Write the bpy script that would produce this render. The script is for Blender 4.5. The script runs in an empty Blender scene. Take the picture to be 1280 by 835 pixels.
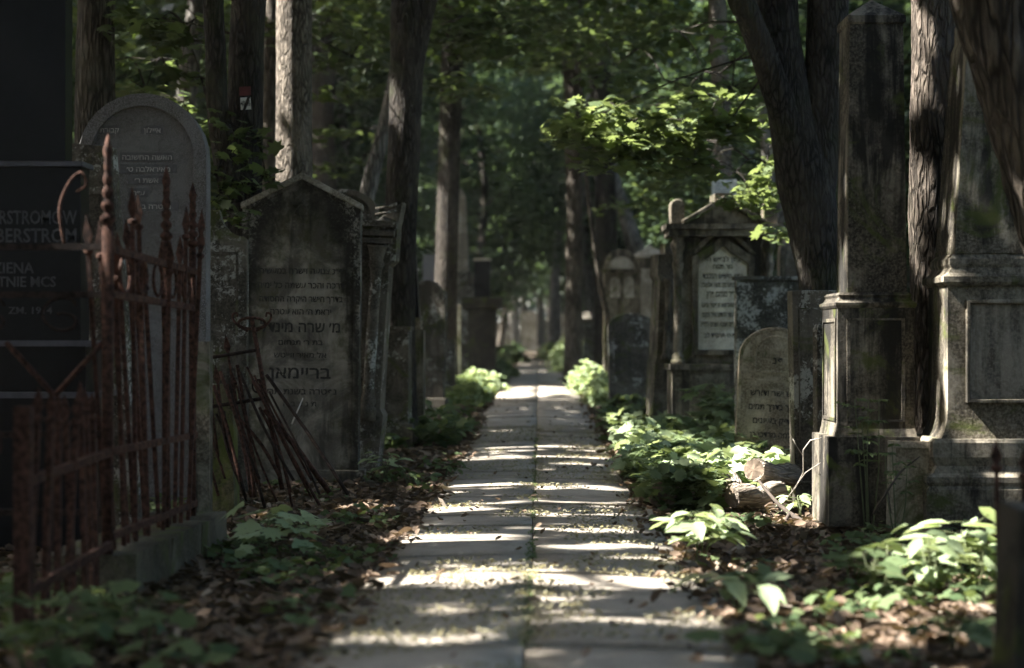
import bpy, bmesh, math, random
import numpy as np
from mathutils import Vector, Matrix, Euler, noise
R = math.radians
random.seed(7); rng = np.random.default_rng(7)
S = bpy.context.scene
C = S.collection
F = 2133.0; VX = 675.0; VY = 428.0
# ------------------------------------------------------------------ measuring: metres from sight lines
def px(p, d): return (p - VX) * d / F
def pz(p, d): return 1.0 - (p - VY) * d / F
GD = [-30, 0, 5, 8, 12, 16, 25, 40, 60, 90, 130, 400]
GZ = [.05, .05, .05, -.03, -.08, -.05, .07, .14, .34, .62, 1.0, 1.0]
def prof(y): return float(np.interp(y, GD, GZ))
def G(x, y):
    e = min(1, max(0, (abs(x + .03) - .66) / .25))
    far = min(1, max(0, (abs(x) - 1.0) / 3))
    return prof(y) - .05 * e * (1 if y > 3 else 1) + far * .10 * (noise.noise(Vector((x * .35, y * .25, 3.1)))) + e * .035 * noise.noise(Vector((x * 1.6, y * 1.6, 7)))
def gy(py):                                           # distance of a ground point seen at that height
    lo, hi = 3, 150
    for _ in range(50):
        m = (lo + hi) / 2
        if VY + (1 - prof(m)) * F / m > py: lo = m
        else: hi = m
    return m
# ------------------------------------------------------------------ sun and the gaps cut in the leaves to place its patches
EL = R(50); AZ = R(2)
SUN = Vector((-math.cos(AZ) * math.cos(EL), -math.sin(AZ) * math.cos(EL), math.sin(EL)))
E1 = Vector((0, 0, 1)).cross(SUN).normalized(); E2 = SUN.cross(E1).normalized()
if E1.y < 0: E1 = -E1
if E2.z < 0: E2 = -E2
HOLES = []
def hole(p, hu, hv, top=None):
    p = Vector(p); HOLES.append((p.dot(E1), p.dot(E2), hu, hv, p.dot(SUN)))
def stripe(x0, x1, y0, y1):                           # a patch of sun on the ground, given as seen in the photo
    d0, d1 = gy(y1), gy(y0); d = (d0 + d1) / 2
    xa, xb = px(x0, d), px(x1, d)
    hole(((xa + xb) / 2, d, prof(d)), (d1 - d0) / 2 + .06, (xb - xa) / 2 * math.sin(EL) + .1)
def open_to_sun(P):                                   # P (n,3): True where a leaf may stay
    s = P @ np.array(SUN); u = P @ np.array(E1); v = P @ np.array(E2)
    keep = np.ones(len(P), bool)
    for (a, b, hu, hv, t) in HOLES:
        ph = a * 3.1 + b; uu = u + .07 * np.sin(v * 5.3 + ph) + .05 * np.sin(v * 13 + 2 * ph); q = np.abs((uu - a) / hu) ** 2 + np.abs((v - b) / hv) ** 2.4
        keep &= ~((q < 1) & (s > t + .35))
    return keep
for a in [(612, 728, 484, 494), (560, 765, 571, 575), (700, 770, 581, 585), (570, 655, 606, 609), (700, 790, 607, 613), (600, 800, 629, 631), (640, 810, 643, 646),
          (620, 820, 662, 665), (505, 655, 670, 679), (705, 845, 682, 689), (445, 885, 716, 735), (680, 900, 774, 780), (450, 600, 798, 804),
          (1000, 1250, 742, 760), (985, 1270, 768, 796), (540, 600, 632, 640), (835, 925, 690, 708), (430, 475, 622, 634), (940, 1010, 628, 650)]: stripe(*a)
def hp(a, b, d, w, h):                                # a lit patch on something upright, seen at pixel a,b
    hole((px(a, d), d, pz(b, d)), .05 + w / 2 * d / F, .06 + h / 2 * d / F * math.cos(EL))
hole((px(880, 8.1), 8.15, .2), .3, .24); hole((px(875, 10.3), 10.2, .1), .25, .2)
hole((px(905, 10.7), 10.7, .08), .2, .12)
for a in [(800, 575, 14), (845, 585, 13.2), (880, 560, 13.8), (920, 600, 12.6), (955, 600, 12.0), (785, 545, 16), (975, 545, 13.5), (830, 545, 15.5), (1000, 560, 12),
          (905, 620, 11.8), (975, 605, 12.2), (760, 500, 22), (745, 480, 27), (725, 470, 30)]:
    hole((px(a[0], a[2]), a[2], pz(a[1], a[2])), .34, .22)
hole((px(595, 30.5), 30.5, .4), 2.8, .9); hole((px(742, 29), 29, .4), 2.2, .5); hole((px(715, 44), 44, .6), 1.5, .5)
hole((1.72, 10.15, .85), .32, .5); hole((1.70, 10.2, .2), .32, .3); hole((2.25, 9.7, 1.0), .16, .3)
for k in range(22): y_ = random.uniform(10.8, 19); hole((random.uniform(.8, 2.3), y_, .15), random.uniform(.15, .4), random.uniform(.1, .25))
for z, h in ((2.85, .5), (2.2, .32), (1.75, .4)): hole((2.25, 10.52, z), .19, h * .6)
hole((px(1195, 7.5), 7.45, .22), .34, .34); hole((px(1150, 9), 9, .2), .3, .1)
hole((px(355, 16.5), 16.5, 3.4), .35, 1.0); hole((px(345, 9), 8.9, .2), .2, .1); hole((px(480, 13), 13, .25), .15, .12)
hole((1.98, 18.6, 2.45), .55, .6); hole((px(838, 18.3), 18.3, 1.2), .12, .35); hole((px(838, 18.3), 18.3, .5), .1, .3)
hole((px(917, 14.9), 14.9, .7), .05, .3)
hole((px(236, 8.65), 8.65, 1.25), .07, .09); hole((px(65, 6.3), 6.3, .55), .06, .12); hole((px(100, 6.6), 6.6, .4), .05, .12)
hole((px(975, 17), 17, 2.5), .9, .65); hole((px(760, 16), 15.8, 3.1), .5, .25); hole((px(860, 16.2), 16.4, 3.0), .6, .32); hole((px(910, 16.2), 15.9, 3.3), .35, .25); hole((px(770, 16.5), 16.5, 3.0), .6, .2)
hole((px(235, 16), 16, 3.3), .3, .2); hole((px(570, 42), 42, 1), .3, .2); hole((px(540, 40), 40, 3), .5, .6)
hole((px(1195, 9.7), 9.7, .6), .1, .3); hole((px(1190, 9.7), 9.7, 1.6), .08, .3)
# ------------------------------------------------------------------ materials
def nt(name):
    m = bpy.data.materials.new(name); m.use_nodes = True
    n = m.node_tree; b = n.nodes['Principled BSDF']; return m, n, b
class N:
    def __init__(s, t): s.t = t
    def new(s, k, **kw):
        n = s.t.nodes.new(k)
        for a, v in kw.items(): setattr(n, a, v)
        return n
    def coord(s, scale=(1, 1, 1), kind='Object', rand=False):
        c = s.new('ShaderNodeTexCoord'); m = s.new('ShaderNodeMapping')
        m.inputs['Scale'].default_value = scale; out = c.outputs[kind]
        if rand:
            oi = s.new('ShaderNodeObjectInfo'); k = s.new('ShaderNodeVectorMath', operation='SCALE'); k.inputs[0].default_value = (37, 91, 53)
            s.t.links.new(oi.outputs['Random'], k.inputs['Scale']); s.t.links.new(k.outputs[0], m.inputs['Location'])
        s.t.links.new(out, m.inputs['Vector']); return m.outputs[0]
    def noise(s, v, scale, detail=6, rough=.6, dist=0):
        n = s.new('ShaderNodeTexNoise'); s.t.links.new(v, n.inputs['Vector'])
        n.inputs['Scale'].default_value = scale; n.inputs['Detail'].default_value = detail; n.inputs['Roughness'].default_value = rough; n.inputs['Distortion'].default_value = dist
        return n.outputs['Fac']
    def ramp(s, f, a, b):
        n = s.new('ShaderNodeMapRange'); n.interpolation_type = 'SMOOTHSTEP'; n.inputs[1].default_value = a; n.inputs[2].default_value = b
        s.t.links.new(f, n.inputs[0]); return n.outputs[0]
    def mix(s, f, a, b):
        n = s.new('ShaderNodeMix', data_type='RGBA')
        for i, v in ((0, f), (6, a), (7, b)):
            if isinstance(v, (int, float)): n.inputs[i].default_value = v
            elif isinstance(v, tuple): n.inputs[i].default_value = (*v, 1)
            else: s.t.links.new(v, n.inputs[i])
        return n.outputs[2]
    def math(s, op, a, b):
        n = s.new('ShaderNodeMath', operation=op)
        for i, v in ((0, a), (1, b)):
            if isinstance(v, (int, float)): n.inputs[i].default_value = v
            else: s.t.links.new(v, n.inputs[i])
        return n.outputs[0]
    def bump(s, h, strength, dist, prev=None):
        n = s.new('ShaderNodeBump'); n.inputs['Strength'].default_value = strength; n.inputs['Distance'].default_value = dist
        s.t.links.new(h, n.inputs['Height'])
        if prev: s.t.links.new(prev, n.inputs['Normal'])
        return n.outputs[0]
def stone(name, base, dark, lichen=0, moss=0, streak=.6, rough=.9, bump=.5, scale=1, speck=0, lich_col=(.42, .42, .38), moss_col=(.07, .085, .02), drip=0):
    base = (base[0] * 1.03, base[1], base[2] * .92); dark = (dark[0] * .8, dark[1] * .74, dark[2] * .62)
    m, t, b = nt(name); n = N(t); v = n.coord(rand=True)
    big = n.noise(v, 1.9 * scale, 12, .7, .8); col = n.mix(n.ramp(big, .44, .6), dark, base)
    vs = n.coord((9, 9, .9), rand=True); st = n.noise(vs, 1.0 * scale, 7, .65)
    col = n.mix(n.math('MULTIPLY', n.ramp(st, .47, .66), streak), col, tuple(c * .35 for c in dark))
    fine = n.noise(v, 60, 4, .7)
    col = n.mix(n.math('MULTIPLY', n.ramp(fine, .35, .75), .45), col, tuple(min(1, c * 1.7) for c in base))
    if drip:
        d1 = n.noise(n.coord((4.5, 4.5, .5), rand=True), 1.7, 8, .62, .5); d2 = n.noise(v, 1.3, 9, .66, 1)
        f = n.ramp(n.math('ADD', n.math('MULTIPLY', d1, .6), n.math('MULTIPLY', d2, .45)), .50, .60); col = n.mix(n.math('MULTIPLY', f, drip), col, (.014, .013, .011))
    if speck:
        w = n.noise(v, 260, 2, .8); col = n.mix(n.math('MULTIPLY', n.ramp(w, .5, .62), speck), col, (.45, .45, .47))
    if lichen:
        l1 = n.noise(v, 3.1, 5, .6, .4); l2 = n.noise(v, 28, 8, .8, .5)
        f = n.ramp(n.math('ADD', n.math('MULTIPLY', l1, .62), n.math('MULTIPLY', l2, .6)), .66 - .06 * lichen, .70 - .05 * lichen)
        col = n.mix(n.math('MULTIPLY', f, .8), col, lich_col)
    if moss:
        m1 = n.noise(v, 2.6, 7, .65, 1.0); f = n.ramp(m1, .56 - .1 * moss, .70 - .1 * moss)
        col = n.mix(n.math('MULTIPLY', f, .85), col, moss_col)
    t.links.new(col, b.inputs['Base Color']); b.inputs['Roughness'].default_value = rough
    b.inputs['Specular IOR Level'].default_value = .25
    nb = n.bump(n.noise(v, 9 * scale, 9, .72), bump, .02); nb = n.bump(n.noise(v, 90, 3, .6), bump * .6, .004, nb)
    t.links.new(nb, b.inputs['Normal']); return m
def flat(name, col, rough=.8, metal=0, var=.35, sc=12, bump=.2, spec=.5):
    m, t, b = nt(name); n = N(t); v = n.coord(rand=True)
    f = n.noise(v, sc, 6, .65); c = n.mix(n.ramp(f, .3, .7), tuple(c * (1 - var) for c in col), tuple(min(1, c * (1 + var)) for c in col))
    t.links.new(c, b.inputs['Base Color']); b.inputs['Roughness'].default_value = rough; b.inputs['Metallic'].default_value = metal; b.inputs['Specular IOR Level'].default_value = spec
    t.links.new(n.bump(n.noise(v, sc * 5, 5, .6), bump, .004), b.inputs['Normal']); return m
def bark(name, a, bcol, sc=1, moss=0, depth=.03, stretch=.16):
    m, t, b = nt(name); n = N(t); v = n.coord((1, 1, stretch), rand=True)
    dv = n.new('ShaderNodeTexNoise'); t.links.new(v, dv.inputs['Vector']); dv.inputs['Scale'].default_value = 12 * sc; dv.inputs['Detail'].default_value = 4
    ad = n.new('ShaderNodeMix', data_type='VECTOR'); ad.inputs[0].default_value = .08; t.links.new(v, ad.inputs[4]); t.links.new(dv.outputs['Color'], ad.inputs[5])
    vo = n.new('ShaderNodeTexVoronoi', feature='DISTANCE_TO_EDGE'); vo.inputs['Scale'].default_value = 26 * sc; t.links.new(ad.outputs[1], vo.inputs['Vector'])
    cr = n.ramp(vo.outputs['Distance'], 0, .28)
    nz = n.noise(v, 40 * sc, 8, .7); hgt = n.math('ADD', cr, n.math('MULTIPLY', nz, .8))
    big = n.noise(n.coord((1, 1, .5), rand=True), 3, 6, .6)
    col = n.mix(cr, tuple(c * .4 for c in a), n.mix(n.ramp(nz, .3, .7), a, bcol))
    col = n.mix(n.math('MULTIPLY', n.ramp(big, .42, .68), .55), col, tuple(c * 1.2 for c in bcol))
    if moss: col = n.mix(n.math('MULTIPLY', n.ramp(n.noise(n.coord(rand=True), 2.2, 7, .65), .5, .66), moss), col, (.06, .075, .025))
    t.links.new(col, b.inputs['Base Color']); b.inputs['Roughness'].default_value = .92; b.inputs['Specular IOR Level'].default_value = .2
    t.links.new(n.bump(hgt, 1.0, depth), b.inputs['Normal']); return m
def leafmat(name, a, bcol, trans=.4, rough=.5, spec=.3, browning=0):
    m, t, b = nt(name); n = N(t)
    g = n.new('ShaderNodeNewGeometry'); col = n.mix(g.outputs['Random Per Island'], a, bcol)
    t.links.new(col, b.inputs['Base Color']); b.inputs['Roughness'].default_value = rough; b.inputs['Specular IOR Level'].default_value = spec
    tr = n.new('ShaderNodeBsdfTranslucent'); c2 = n.mix(.5, col, tuple(min(1, x * y) for x, y in zip(bcol, (1.7, 1.6, .8)))); t.links.new(c2, tr.inputs['Color'])
    mx = n.new('ShaderNodeMixShader'); mx.inputs[0].default_value = trans
    t.links.new(b.outputs[0], mx.inputs[1]); t.links.new(tr.outputs[0], mx.inputs[2])
    t.links.new(mx.outputs[0], t.nodes['Material Output'].inputs['Surface']); return m
M = dict(
    dark=stone('weathered dark stone', (.13, .12, .105), (.045, .043, .038), moss=.25, lichen=.15),
    main=stone('blackened sandstone', (.19, .175, .15), (.045, .042, .034), lichen=.55, moss=.35, streak=.75, bump=.7),
    warm=stone('brown sandstone', (.42, .365, .295), (.19, .163, .13), moss=.25, streak=.45, bump=.6),
    tomb=stone('soot dark tomb stone', (.21, .19, .16), (.07, .063, .05), drip=.8, moss=.3, streak=.5),
    pale=stone('greyish pale stone', (.40, .385, .36), (.2, .19, .17), streak=.5, moss=.1),
    obel=stone('sooty obelisk stone', (.17, .155, .132), (.035, .032, .028), drip=.95, moss=.3, streak=.85, bump=.6),
    monu=stone('mossy monument stone', (.25, .23, .195), (.075, .068, .056), moss=.3, streak=.7, bump=.6, drip=.85),
    panel=stone('streaked pale panel', (.24, .215, .185), (.11, .098, .085), streak=.8, bump=.4),
    granite=stone('speckled grey granite', (.12, .12, .128), (.08, .08, .088), speck=.55, streak=.2, bump=.25, rough=.8),
    lich=stone('lichen covered stone', (.10, .098, .088), (.04, .04, .035), lichen=.75, bump=.9),
    marble=stone('dull white marble', (.68, .66, .60), (.46, .44, .39), streak=.15, bump=.1, rough=.6),
    moss=stone('moss covered stone', (.13, .12, .08), (.05, .05, .03), moss=1.3, moss_col=(.10, .12, .03), bump=1),
    blackg=flat('polished black granite', (.006, .006, .008), .3, 0, .2, 20, .02, .22),
    ledge=flat('black granite edge with highlight colour', (.06, .06, .075), .45, 0, .3, 9, .1),  # lighter than the granite, to paint the highlights along the ledges
    polish=flat('polished grey granite', (.30, .30, .33), .28, 0, .15, 20, .02),
    letter=flat('dark letter grooves', (.035, .032, .028), .95, 0, .4, 30),
    letterw=flat('light letter faces', (.34, .335, .32), .85, 0, .25, 30),
    letterd=flat('dull carved letters', (.10, .10, .105), .7, 0, .25, 30),
    rust=flat('rusted iron', (.062, .031, .022), .85, .1, .8, 40, .9, .2),
    rustd=flat('dark rusty iron', (.03, .02, .016), .85, .1, .7, 40, .9, .2),
    letterg=flat('tarnished letters', (.055, .055, .06), .7, 0, .4, 30),
    plate=flat('white enamel plate', (.7, .69, .63), .5, 0, .12, 12, .05),
    red=flat('faded red paint', (.10, .02, .02), .7, 0, .3, 12),
    bark=bark('grooved grey bark', (.085, .072, .058), (.17, .148, .12), 1, .12),
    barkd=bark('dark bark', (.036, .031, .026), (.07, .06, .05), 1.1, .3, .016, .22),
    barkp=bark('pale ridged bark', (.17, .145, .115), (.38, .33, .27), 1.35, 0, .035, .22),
    barkm=bark('brown ridged bark', (.085, .07, .055), (.2, .165, .135), 1.2, .1, .035, .22),
    barkr=bark('shaggy bark', (.07, .057, .045), (.20, .165, .13), .8, 0, .05, .1),
    barkg=bark('smooth grey bark', (.15, .14, .125), (.27, .255, .23), .8, .1, .012),
    wood=bark('weathered log wood', (.27, .22, .17), (.46, .4, .33), 1.6, .2, .012, .1),
    woodd=flat('cut log end', (.16, .12, .085), .9, 0, .4, 14, .5),
    twigw=flat('bleached dry twig', (.46, .42, .36), .8, 0, .1, 20),
    twigd=flat('dead brown twig', (.055, .042, .032), .9, 0, .3, 20),
    stem=flat('green stem', (.10, .12, .05), .7, 0, .3, 20),
    canopy=leafmat('canopy leaves', (.022, .042, .014), (.055, .085, .022), .3),
    maple=leafmat('maple leaves', (.045, .07, .03), (.10, .14, .058), .5),
    mapleb=leafmat('maple leaves in backlit yellow green', (.085, .125, .055), (.15, .195, .09), .5),  # brighter yellow green than the other maple leaves, to paint backlight
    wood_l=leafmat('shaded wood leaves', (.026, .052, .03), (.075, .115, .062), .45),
    far_l=leafmat('wood leaves with shade in the colour', (.013, .03, .02), (.038, .062, .04), .3),  # darker copy of the wood leaves, deep shade put into the colour
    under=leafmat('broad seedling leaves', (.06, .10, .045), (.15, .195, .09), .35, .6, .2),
    pal=leafmat('pale leaves with sunlit tone', (.24, .31, .17), (.38, .46, .28), .3, .6, .2),  # pale leaf colour, raised to stand in for sun on the leaves
    litter=leafmat('dry brown fallen leaves', (.06, .042, .03), (.23, .17, .125), .1, .85, .1),
    litterp=leafmat('pale twig scraps', (.10, .08, .06), (.34, .29, .23), .05, .85, .1),
    crumbs=leafmat('yellowed seeds and bits', (.18, .165, .10), (.40, .38, .27), .2, .8, .1),
)
def mk_ground():
    m, t, b = nt('forest soil'); n = N(t); v = n.coord()
    c = n.mix(n.ramp(n.noise(v, 2.5, 9, .7), .35, .65), (.035, .027, .02), (.085, .066, .048))
    c = n.mix(n.math('MULTIPLY', n.ramp(n.noise(v, 45, 5, .7), .5, .7), .6), c, (.17, .13, .10))
    c = n.mix(n.math('MULTIPLY', n.ramp(n.noise(v, .8, 5, .6), .52, .62), .5), c, (.04, .055, .018))
    t.links.new(c, b.inputs['Base Color']); b.inputs['Roughness'].default_value = .95; b.inputs['Specular IOR Level'].default_value = .15
    t.links.new(n.bump(n.noise(v, 25, 8, .75), 1, .03), b.inputs['Normal']); return m
M['soil'] = mk_ground()
M['kerb'] = stone('mossy kerb stone', (.12, .11, .085), (.045, .04, .03), moss=.8)
M['sootb'] = stone('soot black stone', (.055, .05, .043), (.02, .02, .018), moss=.1)
def mk_main():
    m, t, b = nt('arch stained blackened sandstone'); n = N(t); v = n.coord()
    sp = n.new('ShaderNodeSeparateXYZ'); t.links.new(v, sp.inputs[0])
    w1 = n.noise(v, 5, 8, .7); w2 = n.noise(n.coord((7, 7, .8)), 1.3, 6, .65); f1 = n.noise(v, 45, 6, .75); b1 = n.noise(v, 2.4, 9, .7, .8)
    xx = n.math('MULTIPLY', sp.outputs[0], 1.95); zz = n.math('MULTIPLY', n.math('SUBTRACT', sp.outputs[2], .75), .52)
    e = n.math('ADD', n.math('MULTIPLY', xx, xx), n.math('MULTIPLY', zz, zz))
    e = n.math('ADD', e, n.math('MULTIPLY', n.math('SUBTRACT', w1, .5), .75)); e = n.math('ADD', e, n.math('MULTIPLY', n.math('SUBTRACT', w2, .5), .5))
    col = n.mix(n.ramp(b1, .4, .62), (.11, .10, .082), (.32, .29, .24))                    # worn inscription field
    col = n.mix(n.math('MULTIPLY', n.math('MULTIPLY', n.ramp(e, .22, .5), n.ramp(w1, .42, .6)), .75), col, (.075, .075, .032))   # green film
    col = n.mix(n.math('MULTIPLY', n.ramp(e, .42, .8), .9), col, (.022, .02, .017))             # black crust arch
    li = n.math('MULTIPLY', n.ramp(e, .8, 1.05), n.ramp(n.math('ADD', n.math('MULTIPLY', f1, .6), n.math('MULTIPLY', w1, .5)), .53, .60))
    col = n.mix(n.math('MULTIPLY', li, .85), col, (.27, .26, .225))
    col = n.mix(n.math('MULTIPLY', n.ramp(f1, .5, .75), .35), col, (.25, .225, .19))
    col = n.mix(n.math('MULTIPLY', n.ramp(w2, .52, .66), .6), col, (.028, .026, .021))
    t.links.new(col, b.inputs['Base Color']); b.inputs['Roughness'].default_value = .92; b.inputs['Specular IOR Level'].default_value = .2
    nb = n.bump(n.noise(v, 12, 9, .72), .6, .02); nb = n.bump(n.noise(v, 95, 3, .6), .5, .004, nb); t.links.new(nb, b.inputs['Normal']); return m
M['main'] = mk_main()
def mk_path():
    m, t, b = nt('worn grey paving'); n = N(t); v = n.coord()
    g = n.new('ShaderNodeNewGeometry')
    c = n.mix(g.outputs['Random Per Island'], (.30, .265, .22), (.39, .35, .295))
    c = n.mix(n.math('MULTIPLY', n.ramp(n.noise(v, 3.0, 9, .7, .5), .42, .66), .6), c, (.175, .15, .12))
    c = n.mix(n.math('MULTIPLY', n.ramp(n.noise(v, 55, 5, .7), .48, .7), .5), c, (.50, .455, .39))
    c = n.mix(n.math('MULTIPLY', n.ramp(n.noise(v, 7, 8, .75, .8), .56, .68), .5), c, (.11, .1, .055))
    t.links.new(c, b.inputs['Base Color']); b.inputs['Roughness'].default_value = .8; b.inputs['Specular IOR Level'].default_value = .3
    nb = n.bump(n.noise(v, 12, 9, .7), .45, .015); nb = n.bump(n.noise(v, 120, 3, .7), .5, .003, nb)
    t.links.new(nb, b.inputs['Normal']); return m
M['path'] = mk_path()
# ------------------------------------------------------------------ objects
def tag(o, label=None, cat=None, group=None, kind=None):
    for k, v in (('label', label), ('category', cat), ('group', group), ('kind', kind)):
        if v: o[k] = v
    return o
def thing(name, loc, label, cat, group=None, rz=0, rx=0, ry=0):
    o = bpy.data.objects.new(name, None); C.objects.link(o); o.location = loc; o.rotation_euler = (rx, ry, rz); o.empty_display_size = .1
    return tag(o, label, cat, group)
def obj(name, me, mat, parent=None, loc=(0, 0, 0), rot=(0, 0, 0), label=None):
    if isinstance(me, bmesh.types.BMesh):
        bm = me; me = bpy.data.meshes.new(name); bm.to_mesh(me); bm.free()
    if mat is not None and not me.materials: me.materials.append(M[mat])
    o = bpy.data.objects.new(name, me); C.objects.link(o); o.parent = parent; o.location = loc; o.rotation_euler = rot
    if label: o['label'] = label
    return o
def B(): return bmesh.new()
def bev(bm, w=.006, seg=2, jit=0):
    es = [e for e in bm.edges if len(e.link_faces) == 2 and e.calc_face_angle(0) > .5]
    bmesh.ops.bevel(bm, geom=es, offset=w, segments=seg, affect='EDGES', profile=.6, clamp_overlap=True)
    return bm
def rough_up(bm, amt=.006, cut=3, sc=6):
    """worn, uneven stone: split long edges, then push the points about"""
    for _ in range(cut):
        es = [e for e in bm.edges if e.calc_length() > .09]
        if len(es) > 6000 or not es: break
        bmesh.ops.subdivide_edges(bm, edges=es, cuts=1, use_grid_fill=True)
    k = Vector((random.random() * 50, 0, 0))
    for v in bm.verts:
        v.co += Vector((noise.noise(v.co * sc + k), noise.noise(v.co * sc + k + Vector((9, 3, 1))), noise.noise(v.co * sc + k + Vector((1, 7, 5))))) * amt
    return bm
def box(bm, x0, x1, y0, y1, z0, z1, tx=1, ty=1):
    cx, cy = (x0 + x1) / 2, (y0 + y1) / 2
    vs = [bm.verts.new(p) for p in ((x0, y0, z0), (x1, y0, z0), (x1, y1, z0), (x0, y1, z0),
          (cx + (x0 - cx) * tx, cy + (y0 - cy) * ty, z1), (cx + (x1 - cx) * tx, cy + (y0 - cy) * ty, z1), (cx + (x1 - cx) * tx, cy + (y1 - cy) * ty, z1), (cx + (x0 - cx) * tx, cy + (y1 - cy) * ty, z1))]
    for f in ((3, 2, 1, 0), (4, 5, 6, 7), (0, 1, 5, 4), (1, 2, 6, 5), (2, 3, 7, 6), (3, 0, 4, 7)): bm.faces.new([vs[i] for i in f])
    return bm
def prism(bm, pts, y0, y1):
    a = [bm.verts.new((x, y0, z)) for x, z in pts]; b = [bm.verts.new((x, y1, z)) for x, z in pts]; n = len(pts)
    bm.faces.new(a); bm.faces.new(b[::-1])
    for i in range(n): bm.faces.new((a[i], b[i], b[(i + 1) % n], a[(i + 1) % n]))
    bmesh.ops.recalc_face_normals(bm, faces=bm.faces[:]); return bm
def ring(bm, outer, inner, y0, y1):                     # a frame between two outlines of equal length
    n = len(outer); L = [[bm.verts.new((x, y, z)) for x, z in o] for o in (outer, inner) for y in (y0, y1)]
    of, ob, nf, nb = L[0], L[1], L[2], L[3]
    for i in range(n):
        j = (i + 1) % n
        for q in ((of[i], of[j], nf[j], nf[i]), (ob[j], ob[i], nb[i], nb[j]), (of[j], of[i], ob[i], ob[j]), (nf[i], nf[j], nb[j], nb[i])): bm.faces.new(q)
    bmesh.ops.recalc_face_normals(bm, faces=bm.faces[:]); return bm
def lathe(bm, prof_, seg=20, cx=0, cy=0, arc=None):
    rows = [[bm.verts.new((cx + r * math.cos(2 * math.pi * i / seg), cy + r * math.sin(2 * math.pi * i / seg), z)) for i in range(seg)] for r, z in prof_]
    for a, b in zip(rows, rows[1:]):
        for i in range(seg): bm.faces.new((a[i], a[(i + 1) % seg], b[(i + 1) % seg], b[i]))
    bm.faces.new(rows[0][::-1]); bm.faces.new(rows[-1])
    return bm
def sq(bm, prof_, asp=1.0, cx=0, cy=0):                # square plan, profile of half widths
    rows = [[bm.verts.new((cx + sx * w, cy + sy * w * asp, z)) for sx, sy in ((-1, -1), (1, -1), (1, 1), (-1, 1))] for w, z in prof_]
    for a, b in zip(rows, rows[1:]):
        for i in range(4): bm.faces.new((a[i], a[(i + 1) % 4], b[(i + 1) % 4], b[i]))
    bm.faces.new(rows[0][::-1]); bm.faces.new(rows[-1]); return bm
def smooth(bm):
    for f in bm.faces: f.smooth = True
    return bm
def tube(bm, pts, rad, seg=8, bumpy=0, bsc=3, cap=True, sub=1):
    pts = [Vector(p) for p in pts]
    if not hasattr(rad, '__len__'): rad = [rad] * len(pts)
    if sub > 1:                                         # smooth curve through the points
        P, Q = [], []
        for i in range(len(pts) - 1):
            p0, p1, p2, p3 = pts[max(i - 1, 0)], pts[i], pts[i + 1], pts[min(i + 2, len(pts) - 1)]
            for k in range(sub):
                t = k / sub; P.append(.5 * ((2 * p1) + (p2 - p0) * t + (2 * p0 - 5 * p1 + 4 * p2 - p3) * t * t + (3 * p1 - p0 - 3 * p2 + p3) * t ** 3)); Q.append(rad[i] * (1 - t) + rad[i + 1] * t)
        P.append(pts[-1]); Q.append(rad[-1]); pts, rad = P, Q
    rows = []; up = Vector((.3, .9, .1))
    off = Vector((random.random() * 90, random.random() * 90, 0))
    for i, p in enumerate(pts):
        d = (pts[min(i + 1, len(pts) - 1)] - pts[max(i - 1, 0)]).normalized()
        a = (up - d * up.dot(d)).normalized(); b = d.cross(a); up = a; row = []
        for k in range(seg):
            t = 2 * math.pi * k / seg; q = a * math.cos(t) + b * math.sin(t); r = rad[i]
            if bumpy:
                s = Vector((q.x * 2.2, q.y * 2.2, p.z * bsc * .35)) + off
                r *= 1 + bumpy * noise.noise(s) + bumpy * .6 * noise.noise(Vector((q.x * 7, q.y * 7, p.z * bsc)) + off)
            row.append(bm.verts.new(p + q * r))
        rows.append(row)
    for a, b in zip(rows, rows[1:]):
        for k in range(seg):
            f = bm.faces.new((a[k], a[(k + 1) % seg], b[(k + 1) % seg], b[k])); f.smooth = True
    if cap: bm.faces.new(rows[0][::-1]); bm.faces.new(rows[-1])
    return bm
def copy_to(o, parent, loc=None, rot=None):
    c = o.copy(); C.objects.link(c); c.parent = parent
    if loc is not None: c.location = loc
    if rot is not None: c.rotation_euler = rot
    return c
# leaves --------------------------------------------------------------
LEAF = {}
hm = [(0, -.42), (.2, -.45), (.45, -.4), (.33, -.2), (.62, .02), (.36, .06), (.36, .34), (.13, .2)]
mp = hm + [(0, .6)] + [(-x, z) for x, z in hm[:0:-1]]
LEAF['maple'] = (np.array([(x, y, -.22 * abs(x) - .12 * y * y) for x, y in mp]), [list(range(len(mp)))])
LEAF['oval'] = (np.array([(0, -.5, -.06), (.2, -.25, .05), (.27, .05, .05), (.15, .33, 0), (0, .55, -.12), (-.15, .33, 0), (-.27, .05, .05), (-.2, -.25, .05), (0, 0, -.03)]),
                [[0, 1, 2, 8], [8, 2, 3, 4], [0, 8, 6, 7], [8, 4, 5, 6]])
LEAF['simple'] = (np.array([(0, -.5, 0), (.38, -.12, -.08), (.3, .25, -.06), (0, .5, -.05), (-.3, .25, -.06), (-.38, -.12, -.08)]), [[0, 1, 2, 3], [0, 3, 4, 5]])
LEAF['lobed'] = (np.array([(0, -.4, 0), (.45, -.35, -.1), (.3, -.02, -.06), (.42, .22, -.12), (0, .58, -.1), (-.42, .22, -.12), (-.3, -.02, -.06), (-.45, -.35, -.1)]), [[0, 1, 2, 3, 4], [0, 4, 5, 6, 7]])
LEAF['curl'] = (np.array([(0, -.5, .12), (.32, -.1, .22), (.22, .3, .2), (0, .5, .1), (-.25, .28, .18), (-.34, -.12, .26), (0, 0, -.02)]), [[0, 1, 6], [1, 2, 6], [2, 3, 6], [3, 4, 6], [4, 5, 6], [5, 0, 6]])
LEAF['bit'] = (np.array([(-.5, -.12, 0), (.5, -.15, .05), (.45, .15, .1), (-.4, .14, .02)]), [[0, 1, 2, 3]])
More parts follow.
